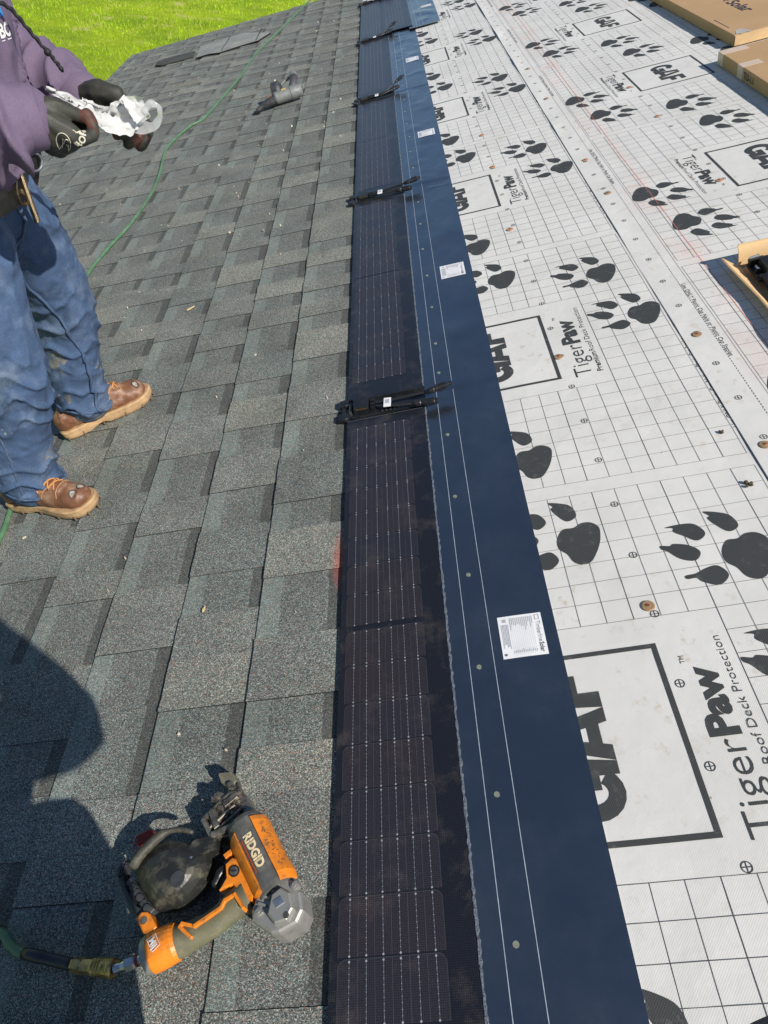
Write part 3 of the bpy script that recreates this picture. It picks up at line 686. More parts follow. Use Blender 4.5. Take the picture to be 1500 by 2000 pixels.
    # rough bonded edge between laminate and flange
    mb = MB(); n = 220
    pr = None
    for i in range(n + 1):
        v = -Ln + Ln * i / n; a = PW - .0005 + r.uniform(-.0012, .0008); b_ = PW + .0015 + r.uniform(-.0012, .002); hh = .0130 + r.uniform(-.0006, .0012)
        cur = [mb.v((a, v, .008)), mb.v((a, v, hh)), mb.v((b_, v, hh - .001)), mb.v((b_ + .001, v, .0066))]
        if pr:
            for q in range(3): mb.face([pr[q], pr[q + 1], cur[q + 1], cur[q]])
        pr = cur
    mb.build('bonded_edge', M_gran, t)
    # rating label
    mb = MB(); lw_, lh = .0865, .098; l0, v0 = .328, label_v
    def lz(u, v): return .0078 + z(u, v)
    nn = 5
    def LP(a, b_): return (l0 + a, v0 + b_, lz(l0 + a, v0 + b_))
    GG = [[mb.v(LP(lw_ * i / nn, lh * j / nn)) for j in range(nn + 1)] for i in range(nn + 1)]
    for i in range(nn):
        for j in range(nn): mb.face([GG[i][j], GG[i + 1][j], GG[i + 1][j + 1], GG[i][j + 1]], 0)
    def lt(s_, a, b_, size, bold=0, width=None, mi=1):
        mb.text(s_, lambda x, y: (LP(a + y, b_ - x)[0], LP(a + y, b_ - x)[1], LP(a + y, b_ - x)[2] + .0006), size, bold, mi, width)
    def lq(a0, b0, a1, b1, mi): mb.poly([(*LP(x, y)[:2], LP(x, y)[2] + .0005) for x, y in ((a0, b0), (a1, b0), (a1, b1), (a0, b1))], mi)
    if seed < 3:
        lt('Timberline', .0735, .078, .0125, -.0001, .048); lt('Solar', .0735, .028, .0125, .0003, .022)
    else: lq(.0745, .008, .0810, .078, 2)
    lq(.073, .082, .0815, .0828, 1); lq(.073, .093, .0815, .0938, 1); lq(.073, .0828, .0738, .093, 1); lq(.0807, .0828, .0815, .093, 1)
    for q in range(13):
        a = .066 - q * .0036; lq(a, .006, a + .0003, .092, 2)
        lq(a + .0006, .092 - r.uniform(.012, .034), a + .0018, .092, 2); lq(a + .0006, .010, a + .0018, .010 + r.uniform(.004, .009), 2)
    for q in range(6):
        a = .018 - q * .0026; lq(a, .012 + r.uniform(0, .02), a + .0012, .078, 2)
    lq(.004, .006, .009, .011, 1); lq(.009, .083, .016, .091, 2)
    mb.build('rating_label', [M_lab, M_labi, M_labg], t)
    # gun nails through the flange
    for v in nails:
        u = .279 + r.uniform(-.004, .004); mb = MB(); zz = .0068 + z(u, v)
        mb.cyl((u, v, zz - .0005), .0049, .0016, 12); mb.build('nail', M_yn, t)
    if tray:
        # wiring tray beyond the laminate end
        mb = MB(); mb.box((-.010, .004, .006), (PW + .004, .100, .0095), 0)
        for (va_, vb_) in ((.006, .014), (.090, .098), (.030, .034), (.066, .070)):
            mb.box((.015, va_, .0095), (PW - .002, vb_, .0155 if va_ in (.006, .090) else .0125), 0)
        for vv in (.018, .082):     # hooked lugs at the lower edge
            mb.prism([(-.024, vv - .014), (-.004, vv - .016), (.004, vv - .012), (.004, vv + .012), (-.004, vv + .016), (-.024, vv + .012)], .009, .021, 0, bev=.003)
        mb.box((-.016, .034, .009), (-.004, .066, .017), 0); mb.box((.006, .030, .0095), (.014, .072, .020), 1)
        for q in range(9):
            mb.box((.10 + q * .012, .016 + r.uniform(0, .004), .0095), (.106 + q * .012, .024, .013), 1)
        tr = mb.build('wiring_tray', [M_blk, M_blk2], t)
        mb = MB(); mb.prism([(.022, .028), (.066, .026), (.066, .078), (.022, .080)], .010, .032, 0, bev=.003)
        for q in range(5): mb.prism([(.070 + 0, .032 + q * .009), (.084, .032 + q * .009), (.084, .038 + q * .009), (.070, .038 + q * .009)], .010, .024 + .004 * (q % 2), 0, bev=.001)
        for q in range(8): mb.box((.028 + q * .0045, .026, .0255), (.0305 + q * .0045, .0285, .0295), 1)
        mb.build('junction_box', [M_blk, M_copper], tr)
        # cables with their connectors
        if cables == 0:
            ca = spline([(.084, .050, .024), (.125, .042, .027), (.18, .032, .036), (.238, .024, .044)], 6)
            cb = spline([(.084, .036, .023), (.125, .018, .027), (.165, .008, .028), (.198, .002, .030)], 6)
            da = Vector((.075, .012, .006)).normalized(); db = Vector((.060, -.008, .0)).normalized()
        else:
            ca = spline([(.084, .050, .024), (.125, .048, .026), (.18, .058, .034), (.225, .085, .046), (.25, .115, .054)], 6)
            cb = spline([(.084, .036, .023), (.14, .030, .026), (.18, .040, .028), (.21, .056, .030)], 6)
            da = Vector((.055, .055, .012)).normalized(); db = Vector((.06, .05, .0)).normalized()
        for cc, dd, nm in ((ca, da, 0), (cb, db, 1)):
            mb = MB(); mb.tube(cc, .0036, 10); mb.build('cable', M_cab, tr, smooth=True)
            mb = MB(); e = Vector(cc[-1]); 
            seq = [(0, .006), (.012, .0085), (.024, .0085), (.026, .0075), (.030, .0098), (.046, .0098), (.048, .0078), (.054, .0078), (.055, .0062), (.064, .0062), (.065, .0052), (.076, .0048)]
            if nm: seq = [(0, .006), (.010, .0098), (.022, .0098), (.025, .0082), (.030, .0098), (.062, .0098), (.064, .0090), (.070, .0090)]
            mb.tube([e + dd * (a - .004) for a, _ in seq], [b_ for _, b_ in seq], 14)
            for q in range(7):
                an = 2 * PI * q / 7; s1 = dd.cross(Vector((0, 0, 1))).normalized(); s2 = dd.cross(s1)
                w_ = (s1 * math.cos(an) + s2 * math.sin(an)) * .0098
                mb.tube([e + dd * .032 + w_, e + dd * .056 + w_], .0012, 5)
            mb.build('connector', M_blk, tr)
        mb = MB(); mb.prism([(.110, .014), (.131, .011), (.133, .050), (.112, .053)], .0290, .0320, 0, bev=.001); mb.prism([(.1155, .026), (.1270, .0245), (.1280, .042), (.1165, .0435)], .0322, .0326, 1); mb.build('cable_tag', [M_lab, M_labg], tr)
    return t
X0 = -.347
nails0 = [.258 - 1.57, .476 - 1.57, .722 - 1.57, .951 - 1.57, 1.2 - 1.57, 1.437 - 1.57, .04 - 1.57]
regn = [-.12, -.35, -.58, -.80, -1.03, -1.26, -1.42]
SJ = [(1.570, 11, nails0, 1.0, -.840, 'solar shingle nearest the viewer, with its rating label readable', 0),
      (3.150, 2, regn, 1.0, -.855, 'second solar shingle from the viewer, its near end at the closest wiring tray', 0),
      (4.700, 3, regn, 1.2, -.865, 'third solar shingle from the viewer, middle one of the lower row', 0),
      (6.310, 4, regn, 1.7, -.90, 'fourth solar shingle, its flange overlapped by the upper row shingle', 1),
      (7.900, 5, regn, 1.7, -.90, 'farthest solar shingle of the lower row', 0)]
for i, (yj, sd, nl, wv_, lv, lab, cb) in enumerate(SJ):
    t = build_solar(sd if sd != 11 else 1, nl, wv_, lv, lab, cables=1 if i in (2, 3) else 0)
    t.matrix_world = RM @ Matrix.Translation((X0, yj, .0006 * i))
t = build_solar(6, regn, 1.7, -.9, 'upper row solar shingle, lying over the flange of the farthest lower one, corner lifted', rowwidth=FL, tray=True)
t.matrix_world = RM @ Matrix.Translation((X0 + .194, 7.90, .0075)) @ Matrix.Rotation(math.radians(-.25), 4, 'X')

# ---------------------------------------------------------------- air hose
M_hose = mat('green_hose_rubber', (.085, .19, .10), .5, var=.25, vscale=25, dirt=(.25, .27, .2), dscale=30, damt=.5)
M_brass = mat('brass', (.42, .30, .13), .38, .85, var=.3, vscale=60, dirt=(.08, .06, .03), dscale=80, damt=.8)
M_steel = mat('steel', (.62, .62, .62), .3, .9, var=.15, vscale=60)
M_tape = mat('black_tape', (.02, .022, .03), .4)
t = thing('air_hose', 'green air hose snaking down the shingles past the worker and into the orange nail gun', 'hose', (-1.4, 2, .012))
hb = Vector((-1.4, 2, .012))
hp = [(-.872, 9.30), (-.946, 8.948), (-1.1, 8.106), (-1.185, 7.644), (-1.291, 7.066), (-1.333, 6.342), (-1.393, 5.888), (-1.467, 5.38), (-1.542, 5.268), (-1.610, 5.048), (-1.631, 4.81), (-1.574, 4.403), (-1.542, 4.058), (-1.56, 3.645), (-1.612, 3.365), (-1.639, 3.052), (-1.58, 2.6), (-1.498, 2.207), (-1.449, 1.998), (-1.40, 1.70), (-1.381, 1.5), (-1.361, 1.321), (-1.40, 1.0), (-1.42, .70), (-1.33, .45), (-1.15, .34), (-1.02, .345), (-.9284, .3307), (-.8987, .3104), (-.8726, .2973), (-.8523, .2928)]
mb = MB(hb)
pts = spline([(x, y, .0155 + (.012 if i > 25 else 0) * min(1, (i - 25) / 4)) for i, (x, y) in enumerate(hp)], 8)
mb.tube(pts, .0078, 12); mb.build('hose', M_hose, t, smooth=True)
e = Vector((-.8523, .2928, .028)); f_ = Vector((-.7638, .2711, .034)); g_ = Vector((-.6866, .2603, .040)); h_ = Vector((-.6555, .2658, .045))
mb = MB(hb); mb.tube([e - Vector((.012, -.003, 0)), e, e + (f_ - e) * .3, e + (f_ - e) * .32, e + (f_ - e) * .9, f_], [.0088, .0098, .0098, .0090, .0094, .0088], 14); mb.build('hose_end_sleeve', M_tape, t, smooth=True)
mb = MB(hb); dd = g_ - f_
mb.tube([f_, f_ + dd * .05, f_ + dd * .25], [.0105, .0122, .0122], 6)
mb.tube([f_ + dd * .25, f_ + dd * .5], .0115, 8)
prof = [(.5, .0125), (.55, .0135), (.60, .0128), (.63, .0137), (.67, .0128), (.70, .0137), (.74, .0128), (.78, .0137), (.9, .0137), (.94, .0148), (1.0, .0148), (1.02, .012)]
mb.tube([f_ + dd * a for a, _ in prof], [b_ for _, b_ in prof], 18); mb.build('coupler', M_brass, t)

# ---------------------------------------------------------------- orange coil nail gun in the foreground
M_or = mat('orange_plastic', (.78, .23, .015), .42, var=.08, vscale=40, dirt=(.16, .10, .05), dscale=55, damt=.75, bump=.15, bscale=200)
M_gy = mat('dark_grey_plastic', (.10, .10, .095), .55, var=.2, vscale=60, dirt=(.22, .2, .16), dscale=30, damt=.5)
M_al = mat('cast_aluminium', (.36, .355, .33), .46, .5, var=.2, vscale=60, dirt=(.20, .18, .15), dscale=60, damt=.5, bump=.05, bscale=180)
M_rub = mat('olive_rubber_grip', (.13, .125, .075), .6, var=.2, vscale=30, dirt=(.25, .22, .14), dscale=50, damt=.5, bump=.3, bscale=400)
M_mag = mat('scuffed_black_canister', (.022, .023, .022), .40, var=.35, vscale=18, dirt=(.17, .155, .11), dscale=44, damt=.6, bump=.2, bscale=120)
M_mech = mat('grimy_steel', (.27, .24, .20), .4, .75, var=.4, vscale=80, dirt=(.05, .035, .02), dscale=90, damt=.9)
M_tan = mat('dusty_rubber_bumper', (.15, .145, .105), .7, var=.3, vscale=40, dirt=(.08, .08, .06), dscale=60)
M_redp = mat('red_plastic', (.33, .045, .03), .45, dirt=(.12, .05, .04), dscale=60)
M_text = mat('cream_lettering', (.75, .60, .36), .5); M_white = mat('white_sticker', (.7, .7, .68), .5, var=.15, vscale=200)
M_redl = mat('red_stripe', (.40, .07, .03), .5)
GB = Vector((-.48, .30, 0)); GM = Matrix.Translation((0, 0, 0))
gun = thing('nail_gun', 'orange and grey coil roofing nail gun lying on the shingles, hose attached', 'nail gun', GB)
A = Vector((-.0102, .1507, .046)); B = Vector((.0563, .0449, .046)); ax = (B - A).normalized(); sd = Vector((ax.y, -ax.x, 0))   # sd points to the left-lower side
if sd.x > 0: sd = -sd
# body shell: lofted rounded section along the barrel axis with separate material sectors
def shell(name, t0, t1, a0, a1, rad, m_, nseg=10, prof=None, parent=gun, bulge=0.0):
    mb = MB(); L_ = (B - A).length; rows = []
    ts = prof or [(0, .92), (.06, 1), (.5, 1.0), (.94, 1), (1, .95)]
    for (tt, k_) in ts:
        p = A + ax * (L_ * (t0 + (t1 - t0) * tt)); r_ = []
        for i in range(nseg + 1):
            an = math.radians(a0 + (a1 - a0) * i / nseg)
            e_ = abs(math.cos(an)) ** 4 * .12 + 1
            r_.append(p + (sd * -math.sin(an) + Vector((0, 0, 1)) * math.cos(an)) * rad * k_ * e_)
        rows.append(r_)
    O_ = [[mb.v(q) for q in r_] for r_ in rows]
    inn = []
    for (tt, k_), r_ in zip(ts, rows):
        p = A + ax * (L_ * (t0 + (t1 - t0) * tt)); inn.append([mb.v(p + (q - p) * .86) for q in r_])
    for X_, Y_, fl in ((O_, None, 0), (inn, None, 1)):
        for a_, b_ in zip(X_, X_[1:]):
            for i in range(nseg): mb.face([a_[i], a_[i + 1], b_[i + 1], b_[i]][::-1 if fl else 1])
    for rr in (0, -1):
        for i in range(nseg): mb.face([O_[rr][i], inn[rr][i], inn[rr][i + 1], O_[rr][i + 1]])
    for i in (0, nseg):
        for a_ in range(len(ts) - 1): mb.face([O_[a_][i], O_[a_ + 1][i], inn[a_ + 1][i], inn[a_][i]])
    bmesh.ops.recalc_face_normals(mb.bm, faces=mb.bm.faces[:])
    return mb.build(name, m_, parent, smooth=False)
body = shell('body', -.06, 1.02, -180, 180, .0335, M_gy, 28)
shell('side_cover', .0, 1.0, 24, 88, .0368, M_or, 10, [(0, .80), (.05, 1), (.12, 1.03), (.3, 1.0), (.75, 1.0), (.9, 1.04), (1, .97)])
shell('side_cover', .08, .98, -86, -27, .0368, M_or, 10, [(0, .86), (.05, 1), (.2, 1.02), (.8, 1.0), (.94, 1.0), (1, .9)])
# name on the grey top panel
up_ = Vector((0, 0, 1)); L_ = (B - A).length
def on_top(u, v_):      # u along axis, v toward +sd' (orange right)
    p = A + ax * u - sd * v_; rr = v_ / .0335
    return (p.x, p.y, A.z + .0335 * 1.12 * math.sqrt(max(0, 1 - rr * rr * .9)) + .0008)
mb = MB()
mb.text('RIDGID', lambda x, y: on_top(.030 + x, -.0065 + y), .0195, .0009, 0, .061)
for q in range(12):
    x0_, x1_ = .034 + q * .005, .034 + (q + 1) * .005
    mb.poly([on_top(x0_, -.0125), on_top(x1_, -.0125), on_top(x1_, -.0102), on_top(x0_, -.0102)], 1)
mb.build('lettering', [M_text, M_redl], body)
# aluminium end cap
mb = MB()
capo = [(.0203, .0175), (.0293, .0482), (.0466, .0604), (.0794, .0588), (.0990, .0380), (.1050, .0120), (.0967, -.0056), (.0690, -.0170), (.0559, -.0170), (.022, .0033)]
mb.prism(capo, .012, .066, 0, bev=.009)
ec = mb.build('end_cap', M_al, gun)
mb = MB(); mb.prism([(.0520, .0060), (.0560, .0340), (.0700, .0430), (.0860, .0340), (.0930, .0120), (.0840, -.0040), (.0650, -.0080)], .060, .0790, 0, bev=.006); mb.build('cap_dome', M_al, ec)
mb = MB()
for q in range(5):
    f0 = q / 4; p = Vector((.0290, .0160, 0)) + Vector((.0200, .0390, 0)) * f0
    mb.prism([(p.x - .002, p.y - .002), (p.x + .012, p.y - .007), (p.x + .0135, p.y - .0035), (p.x - .0005, p.y + .0015)], .060, .0705, 0, bev=.001)
mb.build('cap_fins', M_al, ec)
mb = MB(); mb.cyl((.0830, .0030, .0785), .0048, .0010, 14); mb.build('cap_plug', M_mech, ec)
for x, y, z_ in ((.0895, .046, .066), (.034, .014, .066), (.0560, .0500, .066)):
    mb = MB(); mb.tube([(x, y, z_ - .010), (x, y, z_ + .004), (x, y, z_ + .0042), (x, y, z_ + .0065)], [.0066, .0062, .0036, .0034], 12); mb.build('cap_bolt', M_al, gun)
mb = MB(); mb.prism([(.0600, .0230), (.0720, .0300), (.0800, .0200), (.0665, .0130)], .076, .0802, 0, bev=.001); mb.build('exhaust_plate', M_steel, ec)
# grip
ha = spline([(.004, .046, .042), (-.0169, .0327, .043), (-.0483, .0107, .043), (-.0881, -.0062, .042), (-.1233, -.0163, .041), (-.1370, -.0215, .041)], 5)
hr = [.0265 - .0065 * math.sin(PI * min(1, i / (len(ha) - 1) * 1.25)) ** 1.5 + (.002 if i > len(ha) * .7 else 0) for i in range(len(ha))]
mb = MB(); mb.tube(ha, hr, 20, flat=.86)
for q in range(14, 20):
    pass
grip = mb.build('grip', M_rub, gun, smooth=True)
mb = MB()
def band(pts, w_, z_, mi=0):
    for a_, b_ in zip(pts, pts[1:]):
        a_, b_ = Vector(a_), Vector(b_); n_ = Vector((-(b_ - a_).y, (b_ - a_).x)).normalized() * w_ / 2; d_ = (b_ - a_).normalized() * w_ * .3
        a_, b_ = a_ - d_, b_ + d_
        q = [(a_ + n_), (b_ + n_), (b_ - n_), (a_ - n_)]
        mb.prism([(p.x, p.y) for p in q], .045, z_ + rs.uniform(0, .0004), mi, bev=.0012)
band([(-.0740, -.0116), (-.0955, .0040), (-.0925, .0085), (-.0700, .0030)], .0052, .0640)
band([(-.0700, .0030), (-.0300, .0250), (-.0250, .0349), (-.0092, .0423)], .0052, .0668)
band([(-.0092, .0423), (.0079, .0216)], .0048, .0690)
mb.build('grip_trim', M_or, grip)
# trigger housing neck
mb = MB(); mb.prism([(-.0357, .0906), (-.0242, .100), (-.0114, .0965), (.0200, .0484), (.0200, .030), (.006, .036), (-.0177, .0586), (-.0402, .0521), (-.0307, .0692)], .026, .0605, 0, bev=.004)
nk = mb.build('trigger_housing', M_or, gun)
mb = MB(); mb.cyl((-.0167, .0776, .0595), .0088, .0032, 16, 1); mb.cyl((-.0167, .0776, .0627), .0066, .002, 12, 0); mb.box((-.0222, .0767, .0646), (-.0112, .0785, .0654), 1)
mb.build('mode_dial', [M_mech, M_blk], nk)
mb = MB(); tr_ = spline([(-.0400, .089, .045), (-.048, .0835, .045), (-.0530, .0705, .045), (-.0585, .0625, .045)], 4)
mb.tube(tr_, [.0075] * 6 + [.0065] * (len(tr_) - 8) + [.0035, .0025], 12); mb.build('trigger', M_blk, gun, smooth=True)
# collar, end plug, air fitting
hd = Vector((-.93, -.34, 0)).normalized(); hp0 = Vector((-.1330, -.0190, .041))
def ringp(name, seq, m_, par=gun, n=24, sq=.9):
    mb = MB(); mb.tube([hp0 + hd * a for a, _ in seq], [b_ for _, b_ in seq], n, flat=sq); return mb.build(name, m_, par, smooth=False)
ringp('collar', [(-.030, .0262), (-.024, .0288), (.000, .0302), (.012, .0300), (.014, .0290)], M_or)
ringp('end_plug', [(.0142, .0288), (.0165, .0285), (.0235, .0270), (.0260, .0225)], M_al)
ringp('air_fitting', [(.026, .0095), (.031, .0095), (.0315, .0070), (.036, .0070)], M_steel, sq=1)
ringp('seal_ring', [(.036, .0088), (.040, .0088)], M_redp, sq=1)
mb = MB(); e0 = hp0 + hd * .040; e1 = Vector((-.2045, -.0402, .041))
mb.tube([e0, e0 + (e1 - e0) * .1, e0 + (e1 - e0) * .45], [.0085, .0105, .0105], 6); mb.tube([e0 + (e1 - e0) * .45, e0 + (e1 - e0) * .5, e0 + (e1 - e0) * .7, e1], [.009, .0075, .0062, .0078], 14); mb.build('hose_plug', M_steel, gun)
mb = MB(); P0 = Vector((-.1445, -.0120)); ex = Vector((.62, -.78)).normalized(); ey = Vector((.78, .62)).normalized()
def on_col(u, v_):
    p = P0 + ex * u + ey * v_; d_ = (Vector((p.x, p.y, 0)) - Vector((hp0.x, hp0.y, 0))); s_ = d_ - hd * d_.dot(hd)
    return (p.x, p.y, 0.041 + .0302 * .9 * math.sqrt(max(.05, 1 - (s_.length / .0302) ** 2)) + .0024)
mb.text('Mij', lambda x, y: on_col(.004 + x, .0025 + y), .014, .0004, 0, .015)
for (a0, b0, a1, b1) in ((0, 0, .022, .0009), (0, .0141, .022, .015), (0, .0009, .0009, .0141), (.0211, .0009, .022, .0141)):
    mb.poly([on_col(a0, b0), on_col(a1, b0), on_col(a1, b1), on_col(a0, b1)])
mb.build('lettering', M_white, gun)
# hanger tab and magazine bracket
mb = MB(); mb.prism([(-.178, .0228), (-.1700, .0322), (-.1600, .0320), (-.1542, .0283), (-.1380, .0085), (-.1470, -.004), (-.1600, .0012)], .036, .057, 0, bev=.003)
mb.build('bracket_mount', M_or, gun)
mb = MB(); mb.cyl((-.1620, .0190, .0560), .0058, .0022, 14); mb.cyl((-.1620, .0190, .0582), .0030, .0006, 6); mb.build('screw', M_mech, gun)
mb = MB()
mb.prism([(-.2380, .1041), (-.2336, .1146), (-.2254, .1173), (-.2224, .1100), (-.2190, .0850), (-.2078, .0700), (-.1878, .0457), (-.1632, .0330), (-.1783, .0240), (-.2008, .0467), (-.2250, .0780)], .030, .050, 0, bev=.004)
mb.prism([(-.2150, .0890), (-.2030, .0853), (-.1700, .0530), (-.1536, .0381), (-.1600, .0310), (-.1780, .0450), (-.2080, .0700)], .028, .046, 0, bev=.003)
for q in range(6):
    p = Vector((-.2060, .0800)) + (Vector((-.1640, .0380)) - Vector((-.2060, .0800))) * (q / 5)
    mb.cyl((p.x, p.y, .040), .0055, .012 + .003 * (q % 2), 10)
for q in range(3): mb.box((-.2290 + q * .004, .090 + q * .002, .048), (-.2270 + q * .004, .108, .054))
mb.build('magazine_bracket', M_blk2, gun)
# canister magazine: faceted dome
mb = MB()
mo = [(-.2082, .1098), (-.200, .1260), (-.178, .1390), (-.1506, .1459), (-.122, .1400), (-.0973, .1296), (-.0749, .1166), (-.0705, .1002), (-.0759, .0797), (-.0850, .0640), (-.0972, .051), (-.111, .0425), (-.127, .0385), (-.1533, .0368), (-.168, .0480), (-.1763, .0574), (-.190, .072), (-.2009, .0878)]
mc = Vector((-.1300, .0860)); n = len(mo)
lev = [(.006, .78, 0), (.014, .95, 0), (.034, 1.0, 0), (.040, 1.0, 0), (.050, .94, 0), (.066, .66, 0), (.073, .44, 0), (.0735, .42, 0)]
R_ = [[mb.v((mc.x + (p[0] - mc.x) * k_ + .018 * (1 - k_), mc.y + (p[1] - mc.y) * k_ - .012 * (1 - k_), z_)) for p in mo] for z_, k_, _ in lev]
for a_, b_ in zip(R_, R_[1:]):
    for i in range(n): mb.face([a_[(i + 1) % n], a_[i], b_[i], b_[(i + 1) % n]])
mb.face(R_[-1]); mb.face(R_[0][::-1]); bmesh.ops.recalc_face_normals(mb.bm, faces=mb.bm.faces[:])
mg = mb.build('magazine', M_mag, gun); bv = mg.modifiers.new('b', 'BEVEL'); bv.width = .003; bv.segments = 2
mb = MB(); mb.cyl((-.1085, .0705, .0728), .0125, .0018, 24); mb.build('magazine_hub', M_blk2, mg)
mb = MB(); mb.poly([(-.1630, .0985, .0600), (-.1560, .0955, .0625), (-.1480, .0980, .0642), (-.1455, .1090, .0620), (-.1520, .1120, .0600), (-.1555, .1030, .0618)]); mb.build('sticker', M_white, mg)
mb = MB(); mb.prism([(-.0990, .0960), (-.0960, .1060), (-.0920, .1060), (-.0935, .0900), (-.0960, .0840)], .060, .0680, 0, bev=.001); mb.build('slot_window', M_steel, mg)
mb = MB(); ld = spline([(-.2020, .0990, .060), (-.1880, .1180, .065), (-.170, .1360, .066), (-.150, .1500, .065), (-.125, .1530, .062), (-.102, .1470, .060)], 4)
mb.tube(ld, [.006] + [.0082] * (len(ld) - 11) + [.0078, .006, .005, .0045, .0045, .0045, .0045, .0045, .004, .003], 12, flat=1.1); mb.build('magazine_lid', mat('dusty_black_lid', (.055, .054, .042), .6, var=.3, vscale=50, dirt=(.22, .2, .14), dscale=60, damt=.5), gun, smooth=True)
mb = MB(); mb.prism([(-.1065, .1056), (-.1120, .1220), (-.100, .1368), (-.0640, .1416), (-.0540, .1168), (-.0777, .1116)], .030, .058, 0, bev=.005); mb.build('feed_arm', M_mag, gun)
mb = MB(); mb.prism([(-.2238, .1613), (-.1969, .1718), (-.1847, .1546), (-.2143, .1432)], .012, .036, 0, bev=.001)
for q in range(9):
    p = Vector((-.2225, .1600)) + Vector((.0275, .0105)) * (q / 8.6); mb.box((p.x, p.y - .018, .036), (p.x + .0014, p.y, .0375))
mb.build('coil_nail_strip', M_redp, gun)
# nose and feed mechanism
mb = MB()
mb.prism([(-.0940, .1650), (-.0919, .1772), (-.0757, .1843), (-.0481, .2111), (-.0300, .2131), (-.0205, .2081), (.0034, .1673), (.0060, .1585), (-.0180, .1380), (-.0375, .1405), (-.0741, .1385)], .018, .046, 0, bev=.003)
dr = Vector((.52, -.85, 0)).normalized(); dn = Vector((.85, .52, 0)).normalized(); c0_ = Vector((-.0630, .2300, 0))
for q in range(5):
    p = Vector((-.088, .1700, .048)) + dn * (q * .013) ; mb.box((p.x, p.y, .044), (p.x + .008, p.y + .007, .056 + .003 * (q % 2)))
for q in range(4):
    p = Vector((-.0700, .1560, .05)) + dn * (q * .0125); mb.tube([p, p + dr * -.020], .0028, 8)
mb.tube([(-.0790, .1520, .052), (-.0350, .1890, .053)], .0036, 10); mb.tube([(-.0640, .1470, .052), (-.0200, .1840, .052)], .0030, 10)
for a_, b_, r_ in (((-.0930, .1700, .050), (-.0500, .2090, .052), .0035), ((-.0900, .1690, .053), (-.0680, .1370, .053), .0050), ((-.0500, .2100, .052), (-.0280, .2110, .050), .0040), ((-.0680, .1400, .056), (-.0300, .1520, .056), .0060)):
    mb.tube([a_, b_], r_, 8)
mb.prism([(-.0800, .1780), (-.0720, .1840), (-.0560, .1540), (-.0640, .1480)], .044, .060, 0, bev=.002)
mb.prism([(-.0600, .1950), (-.0380, .2100), (-.0300, .2010), (-.0520, .1850)], .044, .057, 0, bev=.002)
mb.build('feed_mechanism', M_mech, gun)
mb = MB()
mb.tube([(-.0570, .2340, .040), (-.0150, .1700, .042)], .0065, 12); mb.tube([(-.0430, .2340, .036), (-.0030, .1700, .036)], .0032, 10)
for q in range(7):
    p = Vector((-.0500, .2230, .041)) + Vector((.0300, -.0460, 0)) * (q / 7); mb.tube([p, p + Vector((.0018, -.0028, 0))], .0088, 12)
mb.prism([(-.0850, .2110), (-.0740, .2190), (-.0600, .2140), (-.0560, .2040), (-.0700, .1950), (-.0840, .2010)], .024, .050, 0, bev=.003)
mb.tube([(-.0720, .2080, .050), (-.0720, .2080, .056)], .0045, 10)
mb.build('nosepiece', M_mech, gun)
mb = MB(); mb.prism([(-.0804, .2491), (-.0790, .2561), (-.0690, .2605), (-.0580, .2586), (-.0524, .2526), (-.0455, .2391), (-.0545, .2240), (-.0600, .2240), (-.0680, .2330), (-.0747, .2382)], .012, .040, 0, bev=.003)
mb.box((-.0780, .2480, .040), (-.0560, .2530, .046), M=Matrix.Identity(4)); mb.build('contact_foot', M_tan, gun)
mb = MB(); mb.prism([(-.0400, .1180), (-.0180, .1420), (-.0060, .1320), (-.0130, .1080), (-.0260, .1040)], .022, .052, 0, bev=.003); mb.build('nose_guard', M_blk, gun)
mb = MB(); mb.prism([(-.0420, .1060), (-.0300, .1140), (-.0260, .1080), (-.0370, .1000)], .044, .0585, 0, bev=.001); mb.build('safety_tab', M_or, gun)
M_scr = mat('scratch_dark', (.08, .05, .03), .7)
mb = MB()
for q in range(46):     # scuffs on the orange cover
    u = rs.uniform(.02, .115); v_ = rs.uniform(.0200, .0325); an = rs.uniform(0, PI); l_ = rs.uniform(.001, .004)
    def on_side(u, v_):
        p = A + ax * u - sd * v_; rr = min(.98, v_ / .0375)
        return Vector((p.x, p.y, A.z + .0368 * 1.03 * math.sqrt(1 - rr * rr) + .0016))
    p, q2 = on_side(u, v_), on_side(u + math.cos(an) * l_, min(.033, v_ + math.sin(an) * l_))
    mb.tube([p, q2], .0004, 4)
mb.build('scuffs', M_scr, gun)

# ---------------------------------------------------------------- grey nail gun far up the roof
M_lg = mat('pale_grey_metal', (.27, .28, .27), .4, .35, var=.1, vscale=50, dirt=(.2, .19, .16), dscale=60)
M_bgt = mat('grey_mechanism', (.10, .10, .10), .4, .6, var=.4, vscale=80)
B2 = Vector((-.93, 5.22, .0))
g2 = thing('nail_gun', 'silver grey coil nail gun with black magazine lying far up the shingles', 'nail gun', B2, math.radians(0))
def tb(name, pts, r, m_, n=16, par=g2, smooth=False, flat=1.): mb = MB(); mb.tube(pts, r, n, flat=flat); return mb.build(name, m_, par, smooth=smooth)
a_ = Vector((.020, -.030, .055)); b_ = Vector((.205, .010, .058)); d_ = b_ - a_
bd2 = tb('body', [a_, a_ + d_ * .05, a_ + d_ * .5, a_ + d_ * .56, a_ + d_ * .57], [.032, .037, .038, .039, .036], M_lg, 22)
tb('end_cap', [a_ + d_ * .57, a_ + d_ * .60, a_ + d_ * .74, a_ + d_ * .76, a_ + d_ * .95, b_], [.037, .041, .041, .039, .037, .030], M_lg, 22)
tb('exhaust_port', [b_ + d_ * .002, b_ + d_ * .03], [.019, .017], M_blk, 16)
tb('grip', [(.135, .020, .060), (.150, .07, .095), (.158, .13, .115)], [.028, .024, .026], mat('plum_grip', (.085, .075, .09), .6), 14, smooth=True, flat=.9)
